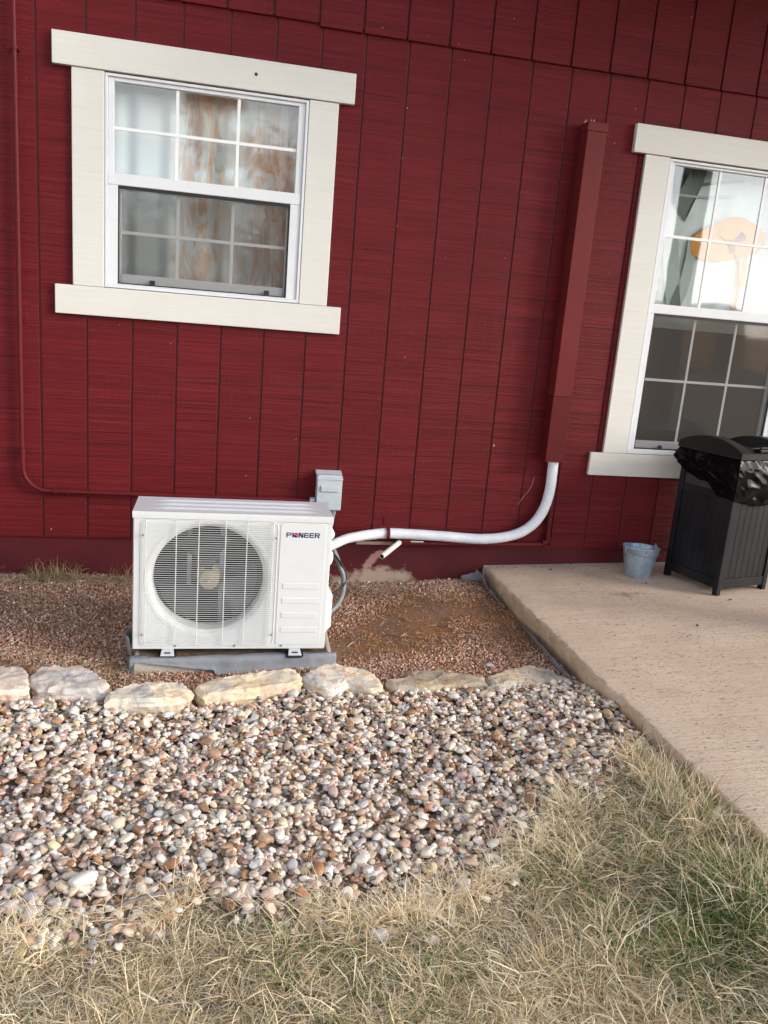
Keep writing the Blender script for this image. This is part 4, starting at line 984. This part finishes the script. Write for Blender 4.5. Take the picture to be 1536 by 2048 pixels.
# ------------------------------------------------------------------ pebbles
def ico(sub):
    bm = bmesh.new(); bmesh.ops.create_icosphere(bm, subdivisions=sub, radius=1); bm.verts.ensure_lookup_table()
    V = np.array([v.co[:] for v in bm.verts]); F = np.array([[v.index for v in f.verts] for f in bm.faces]); bm.free(); return V, F
I2, I3 = ico(2), ico(3)
def pebble_shapes(base, n, seed):
    r = np.random.default_rng(seed); out = []
    for k in range(n):
        V = base.copy(); ang = k % 5 < 3
        for _ in range(r.integers(5, 9) if ang else r.integers(1, 4)):
            nn = r.normal(size=3); nn /= np.linalg.norm(nn); dd_ = r.uniform(.48, .78) if ang else r.uniform(.7, .9)
            q = V @ nn; V = V - np.outer(np.clip(q - dd_, 0, None), nn) * .92
        ph = r.uniform(0, 6, 3); V = V * (1 + .08 * np.sin(V[:, [1, 2, 0]] * 2.3 + ph).sum(1, keepdims=True) / 2)
        V /= np.abs(V).max(0); out.append(V * np.array([1, r.uniform(.58, .92), r.uniform(.34, .58)]))
    return out
NS = 36
sh2, sh3 = pebble_shapes(I2[0], NS, 5), pebble_shapes(I3[0], NS, 5)
pal = np.array([(.56, .54, .53), (.66, .63, .60), (.47, .47, .50), (.60, .53, .46), (.50, .41, .33), (.50, .37, .31), (.40, .27, .19), (.33, .165, .08), (.24, .14, .085), (.56, .47, .31), (.36, .36, .38), (.13, .12, .13), (.42, .25, .20), (.30, .21, .19), (.48, .36, .34), (.64, .58, .50)])
pw_ = np.array([11, 12, 6, 11, 10, 6, 8, 6, 7, 5, 4, 2, 4, 4, 4, 10.]); pw_ /= pw_.sum()
cell = .005; bx0, bx1, by0, by1 = -.75, 2.262, -2.60, -1.19
nxc, nyc = int((bx1 - bx0) / cell), int((by1 - by0) / cell)
GX, GY = np.meshgrid(bx0 + (np.arange(nxc) + .5) * cell, by0 + (np.arange(nyc) + .5) * cell); PB = lambda x, y: H(x, y) - .018 +   .019 * sst(-1.75, -1.40, np.asarray(y, float))
HF = PB(GX, GY)
from mathutils import geometry as _g
def in_poly(x, y, poly):
    c = False; n = len(poly); j = n - 1
    for i in range(n):
        if (poly[i][1] > y) != (poly[j][1] > y) and x < (poly[j][0] - poly[i][0]) * (y - poly[i][1]) / (poly[j][1] - poly[i][1]) + poly[i][0]: c = not c
        j = i
    return c
rockpolys = [p for _, p, _ in rocks]
front_lo = lambda x: float(np.interp(x, [-.2, .17, .43, .44, .74, .78, 1.13, 1.16, 1.24, 1.33, 1.45, 1.48, 1.86, 1.9, 2.23, 2.3], [-1.27, -1.24, -1.26, -1.33, -1.33, -1.29, -1.24, -1.20, -1.27, -1.23, -1.28, -1.26, -1.26, -1.27, -1.26, -1.2]))
peb = []
NP = 42000
layers = [(NP, 0)]
for k in range(NP):
    x = rng.uniform(bx0, bx1); y = rng.uniform(by0, by1)
    if y > front_lo(x) - .004: continue
    e = bed_edge(x)
    if y < e - .07: continue
    if y < e and rng.random() < (e - y) / .07: continue
    if k > NP * .75 and y < e + .04 and rng.random() < .6: continue
    a = float(np.clip(rng.lognormal(math.log(.0099), .34), .0055, .027)); s_i = int(rng.integers(NS)); hz_ = rng.uniform(0, 6.283)
    tilt = rng.normal(0, .26, 2)
    ci, cj = int((x - bx0) / cell), int((y - by0) / cell); rr = max(1, int(a * .62 / cell))
    sl = (slice(max(0, cj - rr), cj + rr + 1), slice(max(0, ci - rr), ci + rr + 1))
    c_z = sh2[s_i][:, 2].max(); loc = HF[sl]
    if loc.size == 0: continue
    zb_ = float(np.quantile(loc, .55)); g0 = float(PB(x, y))
    if zb_ > g0 + .022: zb_ = g0 + .022 + .2 * (zb_ - g0 - .022); 
    zc_ = zb_ + a * c_z * .75
    dx = (GX[sl] - x) / a; dy = (GY[sl] - y) / (a * .85); r2 = dx * dx + dy * dy
    dome = zc_ + a * c_z * np.sqrt(np.clip(1 - r2, 0, 1)); HF[sl] = np.where(r2 < 1, np.maximum(loc, dome), loc)
    peb.append((x, y, zc_, a, s_i, hz_, tilt[0], tilt[1]))
peb = np.array(peb)
top = []
for p in peb:
    ci, cj = min(nxc - 1, int((p[0] - bx0) / cell)), min(nyc - 1, int((p[1] - by0) / cell)); top.append(p[2] + p[3] * .4 > HF[cj, ci] - .006)
top = np.array(top)
cols = pal[rng.choice(len(pal), len(peb), p=pw_)] * rng.uniform(1.0, 1.5, (len(peb), 1)) * rng.normal(1, .02, (len(peb), 3)) * np.array([1.03, 1.0, .93])
def rotm(a, tx, ty):
    ca, sa = math.cos(a), math.sin(a); Rz = np.array([[ca, -sa, 0], [sa, ca, 0], [0, 0, 1]])
    Rx = np.array([[1, 0, 0], [0, math.cos(tx), -math.sin(tx)], [0, math.sin(tx), math.cos(tx)]]); Ry = np.array([[math.cos(ty), 0, math.sin(ty)], [0, 1, 0], [-math.sin(ty), 0, math.cos(ty)]])
    return Rx @ Ry @ Rz
camp = np.array(cam.matrix_world.translation); dist = np.linalg.norm(peb[:, :3] - camp, axis=1)
# the pebbles that show largest, as single parts
inview = (peb[:, 0] > .1) & (peb[:, 1] > bed_edge(peb[:, 0]) + .01) & top
score = np.where(inview, peb[:, 3] / dist, 0); single = set(np.argsort(-score)[:300].tolist())
protos = []
for i in range(NS):
    me = bpy.data.meshes.new('pebble'); me.from_pydata(sh3[i].tolist(), [], I3[1].tolist()); me.polygons.foreach_set('use_smooth', [True] * len(me.polygons)); me.materials.append(M['pebB']); protos.append(me)
for i in sorted(single):
    x, y, z, a, s_i, az, tx, ty = peb[i]; o = bpy.data.objects.new('pebble', protos[int(s_i)]); col.objects.link(o); o.parent = pbed
    Rm = Matrix(rotm(az, tx, ty).tolist()).to_4x4(); o.matrix_local = Matrix.Translation((x, y, z)) @ Rm @ Matrix.Scale(a, 4); o.color = (*np.clip(cols[i], 0, 1), 1)
VV, FF, CC = [], [], []; off = 0
for i, p in enumerate(peb):
    if i in single: continue
    ci, cj = min(nxc - 1, int((p[0] - bx0) / cell)), min(nyc - 1, int((p[1] - by0) / cell))
    if p[2] + p[3] * .5 < HF[cj, ci] - .016: continue
    x, y, z, a, s_i, az, tx, ty = p; hi = top[i] and x > -.05
    V0, F0 = (sh3[int(s_i)], I3[1]) if (hi and (a > .0135 or y < -2.1)) else (sh2[int(s_i)], I2[1])
    VV.append(V0 @ rotm(az, tx, ty).T * a + np.array([x, y, z])); FF.append(F0 + off); off += len(V0); CC.append(np.repeat(cols[i][None], len(V0), 0))
o = fastmesh('pebble_mass', np.concatenate(VV), np.concatenate(FF), 'pebA', pbed, True, np.concatenate(CC)); o['kind'] = 'stuff'
print('pebbles', len(peb), 'tris', sum(len(f) for f in FF))

# a few stones that lie apart
def stone(label, x, y, a, c, si, z=None, rz=0, fl_=1.0):
    me = bpy.data.meshes.new('loose_stone'); V = sh3[si] * np.array([1, 1, fl_]) * a; me.from_pydata(V.tolist(), [], I3[1].tolist())
    me.polygons.foreach_set('use_smooth', [True] * len(me.polygons)); me.materials.append(M['pebB']); o = bpy.data.objects.new('loose_stone', me); col.objects.link(o)
    o.location = (x, y, (float(H(x, y)) + a * .18) if z is None else z); o.rotation_euler = (0, 0, rz); o.color = (*c, 1); tag(o, label, 'stone')
stone('smooth blue grey stone lying on the red gravel above the edging rocks', 1.961, -1.05, .020, (.50, .54, .58), 1)
stone('chunky cream white stone at the grass edge left of centre', 1.575, -2.20, .024, (.62, .60, .52), 3, z=float(H(1.57, -2.2)) + .02, rz=.6)
stone('pale pinkish stone sunk in the dry grass', 1.32, -2.50, .019, (.55, .47, .42), 4, z=float(H(1.32, -2.5)) - .006)
stone('small white stone lying in the grass below the pebbles', 1.385, -2.455, .016, (.5, .48, .45), 7, z=float(H(1.385, -2.455)) - .004)
stone('flat white stone among the pebbles near the bottom left', .50, -2.235, .036, (.70, .68, .63), 6, z=float(H(.5, -2.235)) + .022, rz=.5)
stone('small white stone near the left end of the drain pipe at the wall foot', 1.60, -.06, .012, (.62, .55, .42), 9)

# ------------------------------------------------------------------ granite chips
OV = np.array([(1, 0, 0), (-1, 0, 0), (0, 1, 0), (0, -1, 0), (0, 0, 1), (0, 0, -1)], float)
OF = np.array([(0, 2, 4), (2, 1, 4), (1, 3, 4), (3, 0, 4), (2, 0, 5), (1, 2, 5), (3, 1, 5), (0, 3, 5)])
def fbm(x, y, f, seed):
    out = np.zeros_like(x); r = np.random.default_rng(seed)
    for o in range(4):
        g = r.random((64, 64)); a = x * f * 2 ** o; b = y * f * 2 ** o; i = np.floor(a).astype(int); j = np.floor(b).astype(int); u = a - i; v = b - j; u = u * u * (3 - 2 * u); v = v * v * (3 - 2 * v)
        q = lambda I, J: g[I % 64, J % 64]
        out += (q(i, j) * (1 - u) * (1 - v) + q(i + 1, j) * u * (1 - v) + q(i, j + 1) * (1 - u) * v + q(i + 1, j + 1) * u * v) * .5 ** o
    return out / 1.875
n = 62000
cx_ = rng.uniform(-.85, 2.262, n); cy_ = rng.uniform(-1.22, .008, n)
dirt = fbm(cx_, cy_, 2.6, 11) + .40 * np.exp(-((cx_ - 1.75) ** 2 / .12 + (cy_ + .55) ** 2 / .10)) + .12 * np.exp(-((cx_ - 1.5) ** 2 / .3 + (cy_ + .12) ** 2 / .02))
keep = (rng.random(n) > np.clip((dirt - .55) * 5, 0, .9)) & ~((cx_ > .51) & (cx_ < 1.30) & (cy_ > -.98) & (cy_ < -.6))
cx_, cy_, dirt = cx_[keep], cy_[keep], dirt[keep]; n = len(cx_)
sz = np.clip(rng.lognormal(math.log(.0046), .32, n), .0022, .0105) * (1 - .25 * np.clip(dirt - .5, 0, .4))
rot3 = np.linalg.qr(rng.normal(size=(n, 3, 3)))[0]
base = OV[None] * rng.uniform(.55, 1.15, (n, 6, 1)) * sz[:, None, None] * np.array([1, .8, .7]) + rng.normal(0, .12, (n, 6, 3)) * sz[:, None, None]
VV = np.einsum('nij,nvj->nvi', rot3, base) + np.stack([cx_, cy_, H(cx_, cy_) + sz * .25 + .003 * rng.random(n)], 1)[:, None]
cp_ = np.array([(.42, .25, .19), (.50, .33, .26), (.34, .18, .12), (.40, .22, .13), (.20, .11, .07), (.54, .42, .33), (.30, .24, .19), (.60, .54, .46)])
cc_ = cp_[rng.choice(8, n, p=[.24, .2, .16, .13, .1, .09, .05, .03])] * rng.uniform(1.0, 1.8, (n, 1))
tt = np.clip((dirt - .45) * 3.6, 0, .9)[:, None]; cc_ = cc_ * (1 - tt) + np.array([.36, .185, .075]) * tt * rng.uniform(.7, 1.2, (n, 1))
FF = OF[None] + (np.arange(n) * 6)[:, None, None]
o = fastmesh('granite_chips', VV.reshape(-1, 3), FF.reshape(-1, 3), 'chips', None, False, np.repeat(cc_, 6, 0)); tag(o, 'crushed reddish granite chips between wall and edging rocks', 'gravel', None, 'stuff')

# ------------------------------------------------------------------ grass
def blades(name, label, X, Y, L_, W_, el, colr, curl=1.0, zoff=0, seg=3, kind='stuff', bias=None):
    n = len(X); az = rng.uniform(0, 2 * np.pi, n)
    if bias is not None: az = bias + rng.normal(0, 1.1, n)
    P = [np.stack([X, Y, H(X, Y) + zoff], 1)]; e = el.copy(); a = az.copy(); sl = L_ / seg
    for k in range(seg):
        d_ = np.stack([np.cos(a) * np.cos(e), np.sin(a) * np.cos(e), np.sin(e)], 1); P.append(P[-1] + d_ * sl[:, None])
        e = e - rng.uniform(-.05, .6, n) * curl; a = a + rng.normal(0, .3, n) * curl
        lo = (P[-1][:, 2] < H(P[-1][:, 0], P[-1][:, 1]) + .004); e = np.where(lo, np.abs(e) * .4, e)
    P = np.stack(P, 1); wd = rng.uniform(0, 2 * np.pi, n); wv_ = np.stack([-np.sin(az), np.cos(az), rng.normal(0, .4, n)], 1)
    ww = np.array([.8, 1, .8, .15])[None, :, None] * W_[:, None, None] * .5
    A = P - wv_[:, None] * ww; B = P + wv_[:, None] * ww
    V = np.stack([A, B], 2).reshape(n, -1, 3); m_ = 2 * (seg + 1); f = np.array([[2 * k, 2 * k + 1, 2 * k + 3, 2 * k + 2] for k in range(seg)])
    F = f[None] + (np.arange(n) * m_)[:, None, None]
    o = fastmesh(name, V.reshape(-1, 3), F.reshape(-1, 4), 'grass', None, True, np.repeat(colr, m_, 0)); return tag(o, label, 'grass', None, kind)
straw = np.array([(.86, .72, .48), (.92, .83, .62), (.74, .60, .38), (.56, .42, .24), (.76, .68, .50), (.40, .29, .16)])
green = np.array([(.10, .17, .04), (.16, .23, .07), (.22, .26, .09)])
def grass_cols(n, X, Y):
    c = straw[rng.choice(6, n, p=[.26, .2, .2, .12, .15, .07])] * rng.uniform(.75, 1.12, (n, 1))
    g = fbm(X, Y, 3.1, 21); pg = np.clip((g - .56) * 1.1, 0, .16) + .50 * np.exp(-((X - 2.05) ** 2 / .05 + (Y + 2.62) ** 2 / .05)) + .12 * np.exp(-((X - 2.1) ** 2 / .15 + (Y + 2.3) ** 2 / .15)) + .02
    isg = rng.random(n) < pg; c[isg] = green[rng.choice(3, isg.sum())] * rng.uniform(.7, 1.25, (isg.sum(), 1)); return c
N = 400000
X = np.concatenate([rng.uniform(.1, 2.75, int(N * .8)), rng.uniform(-.8, 3.4, int(N * .2))]); Y = np.concatenate([rng.uniform(-2.95, -1.62, int(N * .8)), rng.uniform(-3.3, -1.9, int(N * .2))])
e = bed_edge(X); dd = e - Y + .05 * (fbm(X, Y, 7, 3) - .5) * 2
thick = fbm(X, Y, 5, 8); pk = np.clip((dd + .03) / .13, 0, 1) * np.clip(.6 + (thick - .34) * 2.2, .38, 1)
pk = np.where((X > 1.6), np.maximum(pk, np.clip((dd + .02) / .08, 0, 1) * .75), pk)
xe = 2.262 + .06 * np.clip(-(Y + 2.0), 0, 1)
keep = (rng.random(len(X)) < pk) & (X < np.where(Y > -2.35, xe - .005, 2.262)) & ~((X > 2.255) & (Y > -3.19))
X, Y = X[keep], Y[keep]; n = len(X); print('blades', n)
L_ = rng.lognormal(math.log(.047), .42, n).clip(.012, .11) * (1 + .25 * (X > 1.7)) * (.55 + 1.3 * np.clip((fbm(X, Y, 11, 77) - .3) * 1.6, 0, 1)); W_ = rng.uniform(.0009, .0029, n); el = rng.beta(1.1, 2.0, n) * 1.25 + .0
blades('lawn_grass', 'dry straw coloured dormant grass with green patches along the bottom', X, Y, L_, W_, el, grass_cols(n, X, Y), 1.0, -.02)
n = 5200; X = rng.uniform(2.10, 2.262, n); Y = rng.uniform(-2.75, -1.86, n); kk = fbm(X, Y, 8, 41) > .42; X, Y = X[kk], Y[kk]; n = len(X)
blades('slab_edge_grass', 'longer straw grass leaning over the edge of the patio slab', X, Y, rng.uniform(.035, .09, n) * (.6 + .6 * sst(-1.86, -2.15, Y)), rng.uniform(.0011, .0024, n), rng.uniform(.4, 1.35, n), grass_cols(n, X, Y), .8, -.01, bias=.3)
# flat tangled runners on top of the pebble edge and the chips
n = 3600; X = rng.uniform(.05, 2.2, n); Y = bed_edge(X) + rng.exponential(.045, n) - .03; cl_ = fbm(X, Y, 6, 31) > .47; X, Y = X[cl_], Y[cl_]; n = len(X); kk = (X < 2.24); X, Y = X[kk], Y[kk]; n = len(X)
blades('straw_wisps', 'loose pale straw wisps lying over the lower pebbles', X, Y, rng.uniform(.03, .10, n), rng.uniform(.0010, .0020, n), rng.uniform(.1, .9, n), straw[rng.choice(3, n)] * rng.uniform(.85, 1.15, (n, 1)), 1.1, .012)
pts_c = [(.25, -.05, .26, .05, 900), (-.05, -.04, .3, .05, 700), (.1, -.25, .35, .15, 900), (.30, -.45, .22, .12, 500), (.05, -.95, .3, .12, 900), (.42, -.98, .10, .10, 250), (1.6, -.12, .25, .08, 650), (1.9, -.25, .2, .10, 260), (1.55, -.70, .15, .12, 220), (2.05, -.85, .12, .1, 120), (.2, -1.32, .16, .05, 380), (-.4, -.3, .4, .3, 900)]
X = np.concatenate([rng.normal(a, c, k) for a, b, c, d_, k in pts_c]); Y = np.concatenate([rng.normal(b, d_, k) for a, b, c, d_, k in pts_c])
kk = (Y < -.003) & (X < 2.25) & ~((X > .5) & (X < 1.31) & (Y > -.99) & (Y < -.6)); X, Y = X[kk], Y[kk]; n = len(X)
cc_ = np.array([(.36, .28, .18), (.46, .38, .26), (.24, .18, .12), (.40, .38, .33)])[rng.choice(4, n)] * rng.uniform(.7, 1.15, (n, 1))
blades('dead_grass', 'thin dead grass scattered over the reddish granite chips', X, Y, rng.uniform(.02, .07, n), rng.uniform(.0014, .0028, n), rng.uniform(0, .45, n), cc_ * 1.35, .9, .006)
n = 1300; X = np.concatenate([rng.normal(.0, .13, 620), rng.uniform(-.8, .48, 640), rng.normal(.46, .03, 40)]); Y = -rng.uniform(.01, .09, n)
kk = fbm(X, Y * 0 + 3, 9, 5) > .44; X, Y = X[kk], Y[kk]; n = len(X); cc_ = np.array([(.42, .33, .19), (.54, .44, .28), (.22, .19, .09)])[rng.choice(3, n)]
blades('wall_weeds', 'sparse dry weeds growing at the foot of the red wall left of the unit', X, Y, rng.uniform(.03, .13, n), rng.uniform(.0012, .0022, n), rng.uniform(.1, 1.4, n), cc_, 1.1, 0)
# twig
P = smooth_path([(.60, -2.335, .028), (.64, -2.325, .034), (.69, -2.312, .036), (.735, -2.30, .034), (.765, -2.285, .036)], 6)
tw = MB().tube(P, [.0045 * (1 - .5 * i / len(P)) for i in range(len(P))], 8).build('twig', 'twig', None, smooth=True)
tag(tw, 'grey crooked twig lying on the pebbles at the lower left', 'twig')
# leaf crumbs on the patio
lab = ['dark dead leaf crumbs beside the front foot of the bin', 'brown dead leaf on the patio in the middle distance', 'small dark leaf near the wall end of the patio', 'tiny dark leaf scrap on the patio right of the bucket']
for i, (x, y, s_) in enumerate([(3.36, -.64, .012), (2.98, -.95, .009), (2.62, -.10, .010), (3.05, -.36, .007)]):
    V = [(0, 0, .0)] + [(s_ * (1 + .5 * math.sin(k * 2.3 + i)) * math.cos(k * 1.05), s_ * .6 * math.sin(k * 1.05), .002 + .003 * math.sin(k * 1.7 + i)) for k in range(6)]
    o = MB().add(V, [(0, k + 1, (k + 1) % 6 + 1) for k in range(6)]).build('dead_leaf', 'dead_leaf', None); o.location = (x, y, slabz(x) + .004); o.rotation_euler = (0, 0, i * 1.3)
    o.modifiers.new('t', 'SOLIDIFY').thickness = .001; tag(o, lab[i], 'leaf')
n = 260; X = rng.uniform(2.3, 3.9, n); Y = -np.abs(rng.normal(0, .05, n)) - .005
sel = rng.random(n) < .35; Y[sel] = rng.uniform(-2.0, 0, sel.sum())
Zs = .150 + .034 * (X - 2.27) + .002; sz = rng.uniform(.0015, .0045, n)
VV = OV[None] * sz[:, None, None] * np.array([1.3, 1, .45]) * rng.uniform(.6, 1.3, (n, 6, 1)) + np.stack([X, Y, Zs], 1)[:, None]
o = fastmesh('leaf_litter', VV.reshape(-1, 3), (OF[None] + (np.arange(n) * 6)[:, None, None]).reshape(-1, 3), 'chips', None, False, np.repeat(np.array([(.07, .04, .025), (.12, .08, .05), (.2, .15, .1)])[rng.choice(3, n)], 6, 0)); tag(o, 'fine dark litter scattered on the patio along the wall', 'litter', None, 'stuff')

# ------------------------------------------------------------------ what the windows reflect: trees across the yard
def tree(x, y, ht, cw, cols_, label, seed, nl=5000):
    r = np.random.default_rng(seed); t = thing('autumn_tree', label, 'tree', (x, y, 0))
    b = MB(); b.tube([(0, 0, -.1), (.1, .05, ht * .25), (-.05, .1, ht * .5), (.1, 0, ht * .8)], [.2, .16, .11, .04], 10)
    cl = []
    for k in range(11):
        a = r.uniform(0, 6.28); zz = ht * r.uniform(.38, .92); rr = cw * r.uniform(.25, .8) * (1 - .5 * abs(zz / ht - .6)); c = np.array([rr * math.cos(a), rr * math.sin(a), zz]); cl.append(c)
        b.tube([(0, .05, ht * .25 + k * .02), tuple(c * .5 + np.array([0, 0, ht * .2])), tuple(c)], [.08, .05, .02], 6)
    b.build('trunk', 'bark', t, smooth=True)
    ctr = np.array(cl)[r.integers(11, size=nl)] + r.normal(0, 1, (nl, 3)) * np.array([.26, .26, .30]) * cw * .75
    s_ = r.uniform(.05, .12, nl)[:, None, None]; q = np.linalg.qr(r.normal(size=(nl, 3, 3)))[0]; quad = np.array([(-1, 0, 0), (0, -.6, 0), (1, 0, 0), (0, .6, 0)], float)
    V = np.einsum('nij,vj->nvi', q, quad) * s_ + ctr[:, None]; F = np.arange(nl * 4).reshape(nl, 4)
    fastmesh('crown', V.reshape(-1, 3), F, 'leaf', t, False, np.repeat(np.array(cols_)[r.integers(len(cols_), size=nl)], 4, 0))
rust = [(.92, .36, .06), (.95, .50, .12), (.7, .26, .05), (.8, .45, .15)]; dull = [(.24, .19, .12), (.14, .15, .08), (.3, .24, .15), (.34, .28, .2)]
tree(2.9, -21, 6.2, 2.0, rust, 'rusty orange oak across the yard, mirrored at the right of the left window', 1)
tree(.9, -24, 8.8, 1.1, rust, 'slim rusty orange tree across the yard, mirrored in the middle of the left window', 2, 5200)
tree(-2.6, -26, 5.2, 2.2, dull, 'dull brown bushy tree across the yard, mirrored at the left of the left window', 3)
tree(13.0, -40, 5.0, 3.0, dull, 'dark tree far across the yard, mirrored in the right window', 4)
tree(27.0, -46, 5.5, 3.5, dull, 'dark rounded tree beyond the yard at the far right', 5)

sh = thing('added_far_shed', 'added low shed, sunset orange in its wall colour, mirrored in the lower right window', 'shed', (30.0, -42, .1), R(4))  # unseen shed added so the lower right window mirrors an orange sunset strip
MB().box(-6.5, 2.2, -2, 2, 0, 3.2).build('shed_wall', 'shed', sh)
MB().add([(-6.8, -2.3, 3.2), (2.5, -2.3, 3.2), (2.5, 2.3, 3.2), (-6.8, 2.3, 3.2), (-6.8, 0, 3.9), (2.5, 0, 3.9)], [(0, 3, 2, 1), (0, 1, 5, 4), (2, 3, 4, 5), (3, 0, 4), (1, 2, 5)]).build('shed_roof', 'roofing', sh)
for a in (-3.6, .2): MB().box(a, a + 1.2, 2.001, 2.06, 0, 2.1).build('shed_door', 'wood', sh, bevel=.01)
hx = np.linspace(-300, 400, 60); hy = np.linspace(-420, -50, 30); GX2, GY2 = np.meshgrid(hx, hy); ZZ = .0 + 9 * sst(-50, -400, GY2) + 1.2 * np.sin(GX2 * .02) * sst(-60, -300, GY2)
Vh = np.stack([GX2.ravel(), GY2.ravel(), ZZ.ravel()], 1); ii, jj = np.meshgrid(np.arange(29), np.arange(59), indexing='ij'); aa = (ii * 60 + jj).ravel()
tag(fastmesh('far_field', Vh, np.stack([aa, aa + 1, aa + 61, aa + 60], 1), 'field'), None, None, None, 'structure')  # unseen field added for the mirrored orange strip
